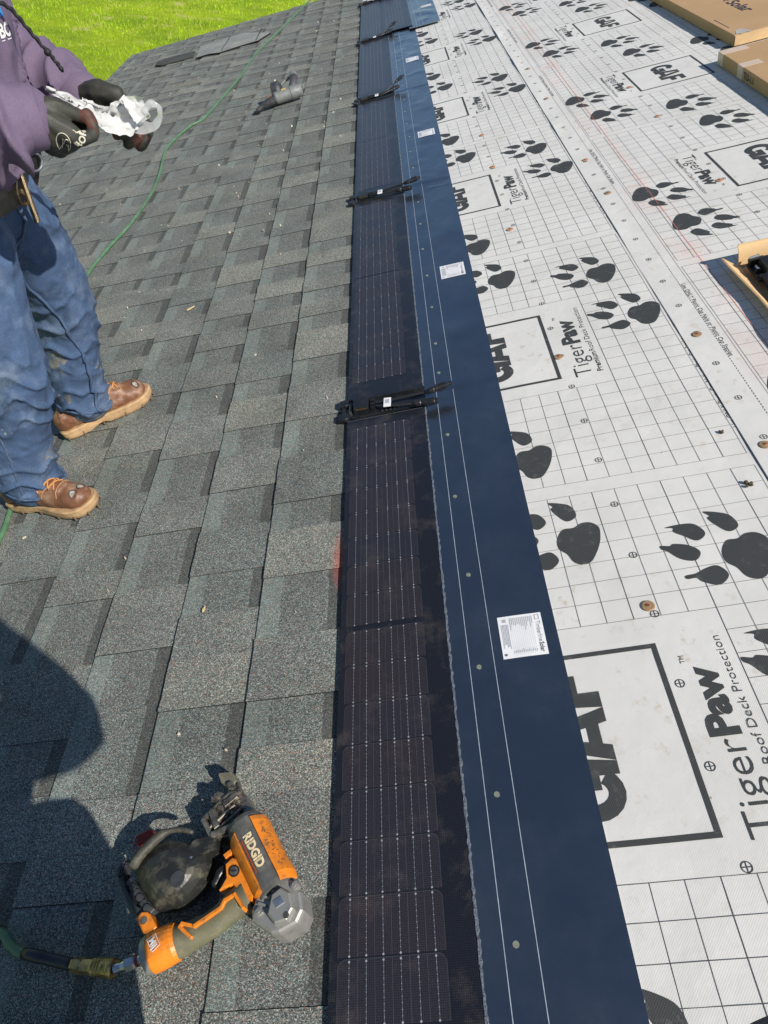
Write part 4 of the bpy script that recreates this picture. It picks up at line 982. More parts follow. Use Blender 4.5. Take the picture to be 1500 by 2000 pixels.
tb('grip_end', [(.158, .13, .115), (.150, .170, .120), (.158, .205, .118)], [.026, .026, .016], M_lg, 14)
tb('magazine_arm', [(.150, .165, .12), (.09, .18, .10), (.05, .16, .08)], [.010, .010, .008], M_lg, 10)
mb = MB(); mb.tube([(-.005, .085, .068), (.004, .085, .068), (.045, .080, .068), (.062, .078, .068), (.066, .078, .068)], [.048, .060, .060, .044, .020], 22); mb.build('magazine', M_blk2, g2)
tb('feed_arm', [(.02, .06, .045), (-.020, .020, .05), (-.035, -.01, .05)], [.022, .020, .016], mat('rusty_orange_trim', (.3, .13, .06), .6, var=.4, vscale=60), 12)
tb('nosepiece', [(.02, -.03, .05), (-.03, -.045, .045), (-.075, -.058, .035), (-.112, -.075, .022)], [.032, .026, .017, .014], M_bgt, 12)
mb = MB(); mb.tube([(-.05, -.03, .05), (-.10, -.06, .035)], .008, 8); mb.box((-.135, -.100, .006), (-.095, -.060, .026)); mb.tube([(-.115, -.09, .03), (-.108, -.112, .004)], .004, 6); mb.build('contact_foot', M_blk, g2)
tb('trigger', [(.105, .03, .045), (.095, .06, .045)], [.010, .006], M_blk, 8)
mb = MB(); mb.box((.075, -.035, .0915), (.105, -.005, .0955)); mb.build('warning_label', mat('yellow_label', (.65, .45, .16), .5), bd2)

# ---------------------------------------------------------------- loose shingle pieces lying at the far left
M_fil = granules('filler_strip_granules', (.27, .275, .27), lo=.7, hi=1.3)
M_scr2 = granules('dark_strip_granules', (.07, .07, .068))
t = thing('shingle_offcut', 'pale grey laminated shingle offcut lying on the far shingles left of the hose', 'shingle piece', (-1.6, 7.9, .012), 0, 'loose shingle pieces')
mb = MB((-1.6, 7.9, .012))
P = [(-1.949, 7.644), (-2.008, 8.196), (-1.780, 8.25), (-1.555, 8.265), (-1.40, 8.05), (-1.232, 7.858), (-1.331, 7.61), (-1.50, 7.64), (-1.709, 7.597), (-1.83, 7.66)]
G_ = []
bot = [mb.v((x, y, .011 + .006 * noise.noise(Vector((x * 5, y * 5, 0))))) for x, y in P]; tp = [mb.v((x, y, .019 + .010 * max(0, noise.noise(Vector((x * 5, y * 5, 0)))))) for x, y in P]
n = len(P)
for i in range(n): mb.face([bot[(i + 1) % n], bot[i], tp[i], tp[(i + 1) % n]], 1)
mb.face(tp[::-1], 0); mb.face(bot, 1)
for q in (-1.70, -1.36): mb.box((q, 7.66, .021), (q + .006, 8.2, .024), 1)
bmesh.ops.recalc_face_normals(mb.bm, faces=mb.bm.faces[:]); mb.build('laminated_strip', [M_fil, M_asph], t)
t2 = thing('shingle_offcut', 'narrow dark shingle strip lying beside the pale offcut', 'shingle piece', (-2.2, 7.95, .012), 0, 'loose shingle pieces')
mb = MB((-2.2, 7.95, .012)); mb.prism([(-2.42, 7.86), (-2.44, 8.02), (-2.36, 8.08), (-2.03, 8.02), (-2.00, 7.76), (-2.34, 7.80)], .012, .022, 0, bev=.002); mb.build('strip', M_scr2, t2)

# ---------------------------------------------------------------- cartons
M_card = mat('cardboard', (.47, .30, .155), .8, var=.06, vscale=6, dirt=(.36, .22, .10), dscale=3, damt=.4, fine=.08, fscale=260)
M_cards = mat('cardboard_inner', (.68, .46, .24), .8, var=.06, vscale=8, fine=.06, fscale=300)
M_tapec = mat('pale_carton_tape', (.66, .52, .40), .35, var=.05, vscale=12)
M_print = mat('carton_print', (.045, .04, .06), .7, var=.3, vscale=60)
def carton(name, lab, base, rz, Lx, Ly, h):
    t = thing(name, lab, 'carton', base, rz, 'cardboard shipping cartons')
    mb = MB(); mb.box((0, 0, 0), (Lx, Ly, h)); o = mb.build('box_body', M_card, t); bv = o.modifiers.new('b', 'BEVEL'); bv.width = .003; bv.segments = 2
    return t, o
h1 = .050; Z1 = .008
t, o = carton('carton', 'long flat brown carton with dark product lettering on top and a torn open near end', (1.572, 3.995, Z1), math.radians(1.1), .50, 1.78, h1)
mb = MB(); TZ = h1 + .0007
def tf(u0, v0): return lambda x, y: (u0 + y, v0 - x, TZ)
mb.text('Timberline', tf(.190, 1.02), .062, 0, 0, .30); mb.text('e', tf(.190, .665), .075, 0, 0, .035); mb.text('Solar', tf(.182, .602), .088, .0022, 0, .262)
mb.box((.026, .14, h1 - .0005), (.030, .34, h1 + .0006)); mb.build('lettering', M_print, o)
mb = MB()      # open end flap, inside of the board facing the viewer
fl = [(.004, -.001, .004), (.50, -.001, .004), (.50, -.006, .050), (.004, -.004, .048)]
mb.poly(fl); mb.poly([(p[0], p[1] - .003, p[2]) for p in fl][::-1])
for i in range(4): mb.poly([fl[i], fl[(i + 1) % 4], (fl[(i + 1) % 4][0], fl[(i + 1) % 4][1] - .003, fl[(i + 1) % 4][2]), (fl[i][0], fl[i][1] - .003, fl[i][2])])
mb.build('end_flap', M_cards, t)
mb = MB(); tt = [(.012, .02), (.03, .075), (.058, .082), (.075, .05), (.085, .012), (.070, .006), (.05, .010), (.03, .004)]; mb.poly([(x, y - .008, h1 + .0012) for x, y in tt][::-1]); mb.build('torn_tape', mat('grey_torn_tape', (.5, .47, .42), .4), t)
h2 = .053
t, o = carton('carton', 'long flat brown carton with pale tape bands and small print on its side', (1.433, 2.05, Z1), math.radians(-.0), .50, 1.755, h2)
e = .0009
for y0, y1, wx in ((1.690, 1.7545, .115), (1.455, 1.512, .085)):
    mb = MB(); mb.box((-e, y0, .001), (0, y1, h2 + e)); mb.box((0, y0, h2), (wx, y1, h2 + e)); mb.build('tape', M_tapec, o)
mb = MB()
mb.text('TLS-1.1', lambda x, y: (-.0012, 1.438 - x, .014 + y), .036, .0012, 0, .108)
mb.build('lettering', M_print, o)
# opened carton with shingles inside
t = thing('carton', 'opened carton at the right edge, its flaps spread and black solar shingles inside', 'carton', (.848, 1.974, .008), 0, 'cardboard shipping cartons')
mb = MB((.86, 1.93, .008))
def board(pts, th=.003):
    n_ = (Vector(pts[1]) - Vector(pts[0])).cross(Vector(pts[2]) - Vector(pts[0])).normalized() * th
    a_ = [mb.v(p) for p in pts]; b_ = [mb.v(Vector(p) + n_) for p in pts]; k_ = len(pts)
    mb.face(a_[::-1]); mb.face(b_)
    for i in range(k_): mb.face([a_[i], a_[(i + 1) % k_], b_[(i + 1) % k_], b_[i]])
board([(.872, .35, .008), (1.38, .35, .008), (1.38, 1.90, .008), (.872, 1.90, .008)]); board([(1.38, .35, .008), (1.38, 1.90, .008), (1.40, 1.90, .058), (1.40, .35, .058)])
mb.build('box_bottom', M_card, t)
mb = MB((.86, 1.93, .008))
ys = [1.945, 1.90, 1.82, 1.70, 1.60, 1.52, 1.40, 1.2, .9, .5]; xt = [.828, .826, .829, .838, .836, .830, .832, .835, .835, .835]; zz = [.030, .034, .036, .034, .038, .040, .038, .038, .038, .038]
pr = None
for y, x, z_ in zip(ys, xt, zz):
    cur = [mb.v((.866, min(y, 1.905), .009)), mb.v((x, y, z_)), mb.v((x + .0045, y, z_ + .0015)), mb.v((.872, min(y, 1.905), .011))]
    if pr:
        for i in range(4): mb.face([pr[i], pr[(i + 1) % 4], cur[(i + 1) % 4], cur[i]])
    else: mb.face(cur)
    pr = cur
mb.build('side_flap', M_cards, t)
mb = MB((.86, 1.93, .008)); q = [(.868, 1.912), (1.42, 1.912)]
rows = []
for k_ in range(9):
    f = k_ / 8; z_ = .008 + .064 * math.sin(f * 1.45); y = 1.912 + .018 * f * f
    rows.append([mb.v((.868 - .004 * f + (0 if k_ < 8 else .006), y, z_)), mb.v((1.42, y, z_ + .003))])
for a_, b_ in zip(rows, rows[1:]): mb.face([a_[0], a_[1], b_[1], b_[0]])
r2 = [[mb.v((v_.co.x + .86, v_.co.y + 1.93 + .004, v_.co.z + .008)) for v_ in r_] for r_ in rows]
for a_, b_ in zip(r2, r2[1:]): mb.face([a_[1], a_[0], b_[0], b_[1]])
mb.face([rows[-1][0], rows[-1][1], r2[-1][1], r2[-1][0]])
for i in range(8): mb.face([rows[i][0], rows[i + 1][0], r2[i + 1][0], r2[i][0]])
mb.build('end_flap', M_cards, t)
# packed solar shingles in it
t = thing('solar_shingle', 'packed black solar shingle stack inside the opened carton', 'solar shingle', (.876, 1.925, .024))
mb = MB(); mb.box((-.005, -1.45, 0), (.45, -.10, .020)); mb.build('laminate', M_back, t)
mb = MB(); mb.box((-.012, -.098, 0), (.45, 0, .008))
for (a, b_) in ((-.006, 0), (-.014, -.010), (-.060, -.055), (-.090, -.085)): mb.box((-.008, a, .008), (.45, b_, .024 if a > -.02 else .018))
for q in range(14): mb.box((.10 + q * .022, -.050, .008), (.108 + q * .022, -.020, .020))
tr = mb.build('wiring_tray', M_blk, t)
mb = MB(); mb.prism([(.012, -.082), (.060, -.082), (.060, -.022), (.012, -.022)], .008, .034, 0, bev=.003); mb.build('junction_box', M_blk, tr)
mb = MB(); mb.tube([(-.010, -.006, .022), (.03, -.006, .024)], .005, 10); mb.tube([(.062, -.05, .026), (.14, -.045, .03), (.3, -.05, .03)], .004, 8); mb.tube([(.062, -.065, .026), (.14, -.07, .028), (.3, -.06, .028)], .004, 8); mb.build('cable', M_steel if False else M_cab, tr)
mb = MB(); mb.tube([(-.006, -.003, .026), (.022, .002, .027)], .0045, 10); mb.tube([(.000, -.045, .014), (.004, -.045, .018)], .01, 8); mb.build('clip', M_steel, tr)

# ---------------------------------------------------------------- small litter
M_chip = mat('wood_chip', (.60, .53, .40), .8, var=.25, vscale=40)
mb = MB()
rc = random.Random(5)
for q in range(230):
    y = rc.uniform(.5, 8.6) if q % 3 else rc.uniform(3, 8.6); x = rc.uniform(-2.8, -.40); s_ = rc.choice([.0007, .0009, .0012, .0016, .0026]) * (1 if y < 3 else 1.15); a = rc.uniform(0, PI); l_ = s_ * rc.uniform(1, 2.6)
    z_ = .0118; c_, s2 = math.cos(a), math.sin(a)
    P = [(x + c_ * u * l_ - s2 * v_ * s_, y + s2 * u * l_ + c_ * v_ * s_, z_ + rc.uniform(-.001, .001)) for u, v_ in ((-1, -.5), (.6, -.8), (1, .3), (-.2, .9))]
    f = [mb.v(p) for p in P] ; g = [mb.v((p[0], p[1], .004)) for p in P]; mb.face(f)
    for i in range(4): mb.face([f[i], f[(i + 1) % 4], g[(i + 1) % 4], g[i]])
bmesh.ops.recalc_face_normals(mb.bm, faces=mb.bm.faces[:])
tag(mb.build('wood_chips', M_chip), 'scattered pale sawdust and wood chips on the shingles', 'debris', kind='stuff')
for (x, y, s_, lab) in ((-.905, 2.62, .0, ''),):
    pass
M_leaf = mat('dry_leaf', (.6, .45, .24), .8)
for x, y, s_, a, lab in ((-1.012, 2.51, .016, .6, 'larger tan wood splinter left of the solar row at mid roof'), (-.678, .97, .008, 1.3, 'small orange wood splinter on the shingles above the foreground shadow')):
    mb = MB((x, y, .012)); c_, s2 = math.cos(a), math.sin(a)
    mb.prism([(x + c_ * u * s_ - s2 * v_ * s_ * .35, y + s2 * u * s_ + c_ * v_ * s_ * .35) for u, v_ in ((-1, -.6), (-.2, -1), (.7, -.5), (1.3, .1), (.4, .5), (.1, 1), (-.7, .5))], .010, .0135, 0, bev=.0005)
    tag(mb.build('wood_splinter', M_leaf, base=(x, y, .012)), lab, 'wood splinter')
M_mud = mat('mud_clod', (.10, .075, .045), .9, var=.5, vscale=150)
for x, y, s_, lab in ((.564, 1.257, .007, 'small mud clod on the underlayment near the sheet lap, farther one'), (.559, 1.079, .009, 'mud clod in the grid cell above the big paw print')):
    mb = MB((x, y, .004))
    for q in range(6): mb.ball((x + rc.uniform(-1, 1) * s_ * .8, y + rc.uniform(-1, 1) * s_ * .8, .005 + rc.uniform(0, .003)), s_ * rc.uniform(.3, .6), n=5)
    tag(mb.build('mud_clod', M_mud, base=(x, y, .004)), lab, 'mud clod')

# ---------------------------------------------------------------- people
M_skin = mat('skin', (.45, .27, .19), .5, var=.08, vscale=30)
def denim(name, base, lo):
    m = mat(name, base, .8, var=.22, vscale=16, dirt=(.20, .26, .35), dscale=9, damt=.5, bump=.5, bscale=420, fine=.28, fscale=420)
    return m
M_jean = denim('denim', (.050, .090, .175), 0)
M_jeanw = mat('denim_muddy', (.16, .16, .15), .85, var=.5, vscale=60, bump=.4, bscale=300)
M_seam = mat('denim_seam', (.075, .105, .165), .85, var=.4, vscale=150)
M_hood = mat('purple_sweatshirt', (.145, .105, .17), .85, var=.10, vscale=9, bump=.35, bscale=500, fine=.12, fscale=350)
M_hoodd = mat('navy_sweatshirt_front', (.035, .035, .06), .85, var=.15, vscale=12, bump=.3, bscale=500)
M_glv = mat('olive_black_glove', (.035, .035, .027), .6, var=.2, vscale=40, bump=.3, bscale=500)
M_glvp = mat('glove_worn_palm', (.085, .032, .02), .65, var=.7, vscale=35)
M_leather = mat('boot_leather', (.19, .082, .042), .5, var=.30, vscale=22, dirt=(.38, .27, .18), dscale=22, damt=.75, bump=.35, bscale=160)
M_sole = mat('boot_sole', (.48, .31, .16), .7, var=.2, vscale=40, dirt=(.3, .2, .12), dscale=50, damt=.6, bump=.4, bscale=120)
M_lace = mat('boot_lace', (.55, .25, .08), .7); M_belt = mat('tool_belt_leather', (.09, .08, .06), .7, var=.35, vscale=40, dirt=(.2, .17, .12), dscale=30)
M_pouch = mat('black_nylon', (.012, .012, .014), .7, var=.2); M_bronze = mat('antique_brass', (.30, .22, .13), .35, .9, var=.3, vscale=60)
M_hair = mat('dark_hair', (.02, .015, .012), .6, bump=.6, bscale=300); M_eye = mat('eye_white', (.7, .68, .65), .2); M_iris = mat('iris', (.03, .02, .01), .2)
M_cap2 = mat('cap_fabric', (.03, .035, .05), .8)
def limb(mb, pts, rads, n=14, flat=1., sub=4):
    P = spline(pts, sub); k_ = []
    for i in range(len(P)):
        f = i / sub; a = int(min(f, len(rads) - 1)); b_ = min(a + 1, len(rads) - 1); k_.append(rads[a] + (rads[b_] - rads[a]) * (f - a))
    mb.tube(P, k_, n, flat=flat); mb.ball(P[0], k_[0] * .98, n=7); mb.ball(P[-1], k_[-1] * .98, n=7)
def nz3(p, sx, sy, sz, o_=0): return noise.noise(Vector((p.x * sx + o_, p.y * sy, p.z * sz)))
def head_geo(mb, c, f, sc=1.):
    """c head centre, f facing (unit, horizontal)"""
    f = Vector(f).normalized(); s_ = Vector((-f.y, f.x, 0)); u = Vector((0, 0, 1))
    M_ = Matrix((f, s_, u)).transposed()
    mb.ball(c + u * .018, (.098, .078, .105), M=M_, n=12)
    mb.ball(c + f * .022 - u * .045, (.068, .058, .068), M=M_, n=10)       # jaw
    mb.ball(c + f * .076 - u * .092, (.022, .024, .018), M=M_, n=8)         # chin
    mb.tube([c + f * .084 + u * .012, c + f * .096 - u * .018, c + f * .086 - u * .026], [.009, .0120, .010], 8)   # nose
    mb.ball(c + f * .084 + u * .030, (.014, .050, .010), M=M_, n=8)         # brow
    mb.ball(c + f * .084 - u * .062, (.012, .026, .009), M=M_, n=8)         # lips
    for k_ in (-1, 1): mb.ball(c + s_ * .078 * k_ - f * .004 - u * .008, (.017, .009, .030), M=M_, n=8)
def eyes(c, f, parent, off):
    f = Vector(f).normalized(); s_ = Vector((-f.y, f.x, 0))
    for k_ in (-1, 1):
        mb = MB(off); mb.ball(c + f * .077 + s_ * .032 * k_ + Vector((0, 0, .006)), .013, 0, n=8); mb.ball(c + f * .0855 + s_ * .032 * k_ + Vector((0, 0, .006)), .0062, 1, n=6)
        mb.build('eye', [M_eye, M_iris], parent, smooth=True)
M_worn = mat('worn_toe_filler', (.34, .33, .27), .8, var=.4, vscale=120)
def boot(parent, off, heel, toe, zsole, nrm, lab=None, scale=1.):
    """heel/toe world points on the sole plane; nrm roof normal"""
    heel, toe, nrm = Vector(heel), Vector(toe), Vector(nrm).normalized()
    f = (toe - heel); Lb = f.length; f.normalize(); s_ = nrm.cross(f).normalized()
    F = lambda u, v_, w_: heel + f * (u * Lb) + s_ * v_ + nrm * w_
    ol = [(0, 0), (.02, .026), (.10, .036), (.25, .037), (.42, .036), (.60, .046), (.75, .052), (.88, .046), (.96, .030), (1.0, 0)]
    olp = [p for p in ol] + [(a, -b_) for a, b_ in ol[-2:0:-1]]
    sp = spline(olp, 3, True)
    mb = MB(off)
    lev = [(.0, .93), (.004, .98), (.012, 1.03), (.028, 1.05), (.032, 1.0)]
    rr = []
    for z_, k_ in lev:
        rr.append([mb.v(F(.5 + (p.x - .5) * (1 + (k_ - 1) * .5), p.y * k_, z_ + (.008 * max(0, (p.x - .8) / .2) ** 2) + (0 if not (.30 < p.x < .44 and z_ < .01) else .008))) for p in sp])
    n_ = len(sp)
    for a_, b_ in zip(rr, rr[1:]):
        for i in range(n_): mb.face([a_[i], a_[(i + 1) % n_], b_[(i + 1) % n_], b_[i]])
    mb.face(rr[0][::-1]); mb.face(rr[-1])
    for q in range(14):      # lug grooves read as dark notches on the rim: separate lugs set proud
        i = int(q * n_ / 14); p = sp[i]; d_ = Vector((p.x - .5, p.y / Lb)).normalized()
        c_ = F(.5 + (p.x - .5) * 1.010, p.y * 1.015, .007); mb.box((-.0018, -.0018, -.007), (.0018, .0018, .007), 1, M=Matrix.Translation(c_) @ Matrix((f, s_, nrm)).transposed().to_4x4())
    bmesh.ops.recalc_face_normals(mb.bm, faces=mb.bm.faces[:])
    b_o = None
    ub = MB(off)
    ub.tube([F(.06, 0, .075), F(.2, 0, .060), F(.40, 0, .058), F(.62, 0, .050), F(.80, 0, .045), F(.93, 0, .044)], [.036, .039, .040, .044, .044, .034], 18, flat=.80)
    ub.ball(F(.83, 0, .044), (.044, .043, .030), n=10, M=Matrix((f, s_, nrm)).transposed()); ub.ball(F(.10, 0, .055), (.036, .034, .040), n=10, M=Matrix((f, s_, nrm)).transposed())
    ub.tube([F(.22, 0, .05), F(.26, 0, .10), F(.27, 0, .15)], [.040, .041, .041], 16)
    ub.tube([F(.30, 0, .115), F(.45, 0, .092), F(.60, 0, .066), F(.72, 0, .052)], [.032, .034, .038, .040], 14)
    ub.tube([F(.30, 0, .10), F(.42, 0, .105)], [.034, .026], 12)
    inv = Matrix((f, s_, nrm))
    def dsp(p, n3): return .0022 * noise.noise(p * 45) + .0014 * (1 - abs(noise.noise(p * 30)) * 2) - .0008
    o_ = ub.remesh('boot', [M_leather], parent, .0045, 5, dsp)
    mb.build('sole', [M_sole, mat('sole_groove', (.17, .11, .06), .8)], o_)
    from mathutils.bvhtree import BVHTree
    bv_ = BVHTree.FromPolygons([v.co for v in o_.data.vertices], [p.vertices for p in o_.data.polygons])
    def on(u, v_, l_=.0015):
        h_ = bv_.ray_cast(F(u, v_, .25) - off, -nrm); return (h_[0] + off + nrm * l_) if h_[0] is not None else F(u, v_, .08)
    lb = MB(off)
    for q in range(5):
        u = .44 + q * .058
        for s1 in (-1, 1):
            lb.tube([on(u + .05 * k_ / 4, s1 * (-.021 + .042 * k_ / 4), .0015 + .0018 * math.sin(PI * k_ / 4)) for k_ in range(5)], .0021, 6)
    lb.tube([on(.47, 0, .006), on(.50, .020, .009), on(.55, .036, .003), on(.58, .030, .002), on(.56, .014, .006)], .0019, 6); lb.tube([on(.47, 0, .006), on(.52, -.022, .008), on(.57, -.034, .003), on(.62, -.030, .002)], .0019, 6)
    lb.build('laces', M_lace, o_)
    eb = MB(off)
    for q in range(5):
        for s1 in (-1, 1): p_ = on(.44 + q * .058, s1 * .023, .001); eb.ball(p_, .0034, n=5)
    eb.build('eyelets', M_bronze, o_)
    sb = MB(off); stp = []
    for s1 in (-1, 1):
        sb.tube([on(.70 - .02 * k_, s1 * (.006 + .0056 * k_), .0006) for k_ in range(7)], .0011, 5)
    sb.tube([on(.735 + .012 * math.sin(PI * k_ / 8), -.034 + .0085 * k_, .0006) for k_ in range(9)], .0011, 5)
    sb.build('stitching', M_sole, o_)
    wm = MB(off)
    for cu, cv, ra in ((.90, .015, .012), (.885, -.016, .014)):
        ring_ = [on(cu + math.cos(a) * ra * 1.0 / Lb * .8, cv + math.sin(a) * ra * (1 + .15 * math.sin(3 * a)), .0008) for a in [2 * PI * k_ / 14 for k_ in range(14)]]
        wm.poly(ring_, 0); c_ = on(cu, cv, .0016)
        wm.poly([c_ + (p_ - (on(cu, cv, .0008))) * .62 + nrm * .0006 for p_ in ring_], 1)
    wm.build('worn_patch', [M_blk2, M_worn], o_)
    return o_
# ---- the worker
wb = Vector((-1.16, 1.68, -.37))
wk = thing('person', 'worker in blue jeans, purple sweatshirt and brown boots, gloved hands opening a plastic bag', 'person', wb, frame=WM)
nr = RM.to_3x3() @ Vector((0, 0, 1))
def RW(x, y, z): return RM @ Vector((x, y, z))
hipc = Vector((-1.280, 1.665, .42))
# skeleton
nk_, chest_, belly_ = Vector((-1.18, 1.655, 1.06)), Vector((-1.212, 1.655, .86)), Vector((-1.262, 1.66, .58))
shR, shL = Vector((-1.21, 1.455, .98)), Vector((-1.250, 1.840, .98))
elR, wrR = Vector((-1.150, 1.335, .652)), Vector((-.955, 1.415, .672))
elL, wrL = Vector((-1.205, 1.865, .665)), Vector((-.962, 1.752, .620))
kR, kL = Vector((-1.200, 1.490, .035)), Vector((-1.185, 1.840, .02))
anR, anL = Vector((-1.232, 1.475, -.318)), Vector((-1.190, 1.845, -.293))
hR, hL = Vector((-1.280, 1.575, .40)), Vector((-1.265, 1.755, .40))
hc = Vector((-1.09, 1.655, 1.22))
# body in one continuous surface
mb = MB(wb)
limb(mb, [(*hipc,), (*belly_,), (*chest_,), (*(nk_ - Vector((.02, 0, .03))),)], [.11, .105, .12, .07], 16)
limb(mb, [nk_ - Vector((.02, 0, .05)), hc - Vector((.03, 0, .06))], [.062, .056], 12)
for h_, k_, a_ in ((hR, kR, anR), (hL, kL, anL)):
    limb(mb, [h_, h_ + (k_ - h_) * .5, k_, k_ + (a_ - k_) * .4, a_], [.085, .075, .055, .055, .036], 12)
    limb(mb, [a_, a_ + Vector((.02, 0, -.03))], [.030, .024], 10)
for s_, e_, w_ in ((shR, elR, wrR), (shL, elL, wrL)):
    limb(mb, [nk_ - Vector((.02, 0, .09)), s_], [.06, .055], 10)
    limb(mb, [s_, s_ + (e_ - s_) * .5, e_, e_ + (w_ - e_) * .4, w_], [.052, .045, .038, .034, .022], 12)
    limb(mb, [w_, w_ + (w_ - e_).normalized() * .035], [.022, .016], 8)
head_geo(mb, hc, (1, .1, -.0))
mb.remesh('body', M_skin, wk, .008, 3)
eyes(hc, (1, .1, 0), wk, wb)
mb = MB(wb); mb.ball(hc + Vector((-.012, 0, .045)), (.104, .088, .090), n=12); mb.remesh('hair', M_hair, wk, .008, 2)
mb = MB(wb); mb.ball(hc + Vector((0, 0, .062)), (.110, .092, .075), n=12); mb.tube([hc + Vector((.07, -.0, .055)), hc + Vector((.165, .0, .042))], [.075, .060], 18, flat=.12); mb.build('cap', M_cap2, wk, smooth=True)
# jeans
mb = MB(wb)
limb(mb, [hR + Vector((.005, .04, .02)), hR + (kR - hR) * .45 + Vector((.014, -.012, 0)), kR + Vector((.012, -.004, .02)), kR + (anR - kR) * .5 + Vector((-.004, 0, 0)), anR + Vector((.004, 0, .055)), anR + Vector((.014, 0, .010))], [.128, .112, .087, .085, .083, .080], 18)
limb(mb, [hL + Vector((.005, -.04, .02)), hL + (kL - hL) * .45 + Vector((.024, .008, 0)), kL + Vector((.014, .0, .02)), kL + (anL - kL) * .5 + Vector((.004, 0, 0)), anL + Vector((.006, 0, .055)), anL + Vector((.018, 0, .012))], [.128, .112, .088, .083, .082, .080], 18)
limb(mb, [hipc + Vector((.005, -.07, .015)), hipc + Vector((.010, .07, .015))], [.125, .125], 16)
limb(mb, [hipc + Vector((0, -.05, .09)), hipc + Vector((0, .05, .09))], [.115, .115], 16)
def djean(p, n3):
    h = p.z
    d = .004 * nz3(p, 9, 9, 6) 
    wv = nz3(p, 14, 14, 4, 3) * 1.5
    rid = lambda f, ph: (1 - abs(math.sin(h * f + wv * 2.2 + ph))) ** 2
    k_ = math.exp(-((h - .0) / .12) ** 2); a_ = math.exp(-((h + .27) / .09) ** 2); g = math.exp(-((h - .36) / .10) ** 2)
    m_ = .5 + .5 * nz3(p, 7, 7, 5, 9)
    d += (rid(38, p.x * 9) * .017 * k_ + rid(52, p.y * 10) * .018 * a_ + rid(30, p.x * 12) * .009 * g) * (0.4 + m_) - .004
    d += .003 * (1 - abs(nz3(p, 24, 24, 30, 7)) * 2)
    return d
def jmat(p):
    q = noise.noise(p * 11 + Vector((3, 0, 0))) + .5 * noise.noise(p * 60)
    return 1 if (p.z < -.06 and q > .46 and p.x > -1.22) else 0
jn = mb.remesh('jeans', [M_jean, M_jeanw], wk, .0055, 3, djean, matfn=jmat)
# seams of the jeans
def seam(name, pts, rr, par, m_=M_seam, off=wb):
    mb = MB(off); mb.tube(spline(pts, 6), rr, 6); return mb.build(name, m_, par, smooth=True)
def hugging(parent, pts, lift=.001):
    """drop each point on to the surface of a built part, from outside"""
    me = parent.data; from mathutils.bvhtree import BVHTree
    tr_ = BVHTree.FromPolygons([v.co for v in me.vertices], [p.vertices for p in me.polygons]); out = []
    for p in pts:
        r_ = tr_.find_nearest(Vector(p) - wb)
        out.append(r_[0] + r_[1] * lift + wb)
    return out
def seamh(par, pts, w_=.004, m_=M_seam, name='seam', sub=10, lift=.001):
    P = hugging(par, spline(pts, sub), lift); mb = MB(wb); mb.tube(P, w_, 6); return mb.build(name, m_, par, smooth=True)
seamh(jn, [(-1.215, 1.72, .33), (-1.19, 1.75, .18), (-1.14, 1.735, .05), (-1.09, 1.75, -.10), (-1.10, 1.77, -.24), (-1.10, 1.775, -.29)], .0046, M_jean)
seamh(jn, [(-1.215, 1.725, .33), (-1.19, 1.757, .18), (-1.14, 1.742, .05), (-1.09, 1.757, -.10), (-1.10, 1.777, -.24), (-1.10, 1.782, -.29)], .0018)
seamh(jn, [(-1.23, 1.41, .30), (-1.23, 1.40, .05), (-1.22, 1.41, -.15), (-1.22, 1.42, -.31)], .0028)
seamh(jn, [(-1.14, 1.655, .47), (-1.125, 1.66, .40), (-1.135, 1.67, .34), (-1.165, 1.665, .29)], .0036)
seamh(jn, [(-1.185, 1.52, .46), (-1.14, 1.56, .40), (-1.165, 1.50, .36), (-1.225, 1.44, .38)], .0028)
for h_, r_, y_ in ((anR, .0, 1.515), (anL, 0, 1.88)):
    c_ = h_ + Vector((.016, 0, .030)); P = [c_ + Vector((math.cos(a) * .084, math.sin(a) * .084, -.018 + .0)) for a in [2 * PI * i / 16 for i in range(17)]]
    mb = MB(wb); mb.tube(hugging(jn, P, .001), .0045, 6); mb.build('hem', M_jean, jn, smooth=True)
# sweatshirt
mb = MB(wb)
limb(mb, [hipc + Vector((.018, 0, .085)), belly_ + Vector((.035, 0, .01)), chest_ + Vector((.0, 0, -.12)), chest_ + Vector((-.01, 0, .03)), nk_ - Vector((.02, 0, .035))], [.142, .152, .150, .138, .075], 20)
limb(mb, [belly_ + Vector((-.01, -.07, -.05)), chest_ + Vector((-.02, -.09, 0))], [.122, .112], 14); limb(mb, [belly_ + Vector((-.01, .07, -.05)), chest_ + Vector((-.02, .09, 0))], [.122, .112], 14)
limb(mb, [nk_ - Vector((.03, 0, .07)), shR + Vector((0, .02, -.01))], [.09, .085], 12); limb(mb, [nk_ - Vector((.03, 0, .07)), shL + Vector((0, -.02, -.01))], [.09, .085], 12)
limb(mb, [shR, shR + (elR - shR) * .5, elR + Vector((.012, 0, .018)), elR + (wrR - elR) * .45, elR + (wrR - elR) * .80, wrR + Vector((-.010, 0, 0))], [.086, .080, .084, .076, .068, .056], 18)
limb(mb, [shL, shL + (elL - shL) * .5, elL + Vector((.005, 0, .01)), elL + (wrL - elL) * .45, elL + (wrL - elL) * .78, wrL + Vector((-.010, .008, 0))], [.084, .074, .072, .064, .058, .047], 18)
def segd(p, a, b_):
    ab = b_ - a; t_ = max(0, min(1, (p - a).dot(ab) / ab.length_squared)); return (p - a - ab * t_).length, t_
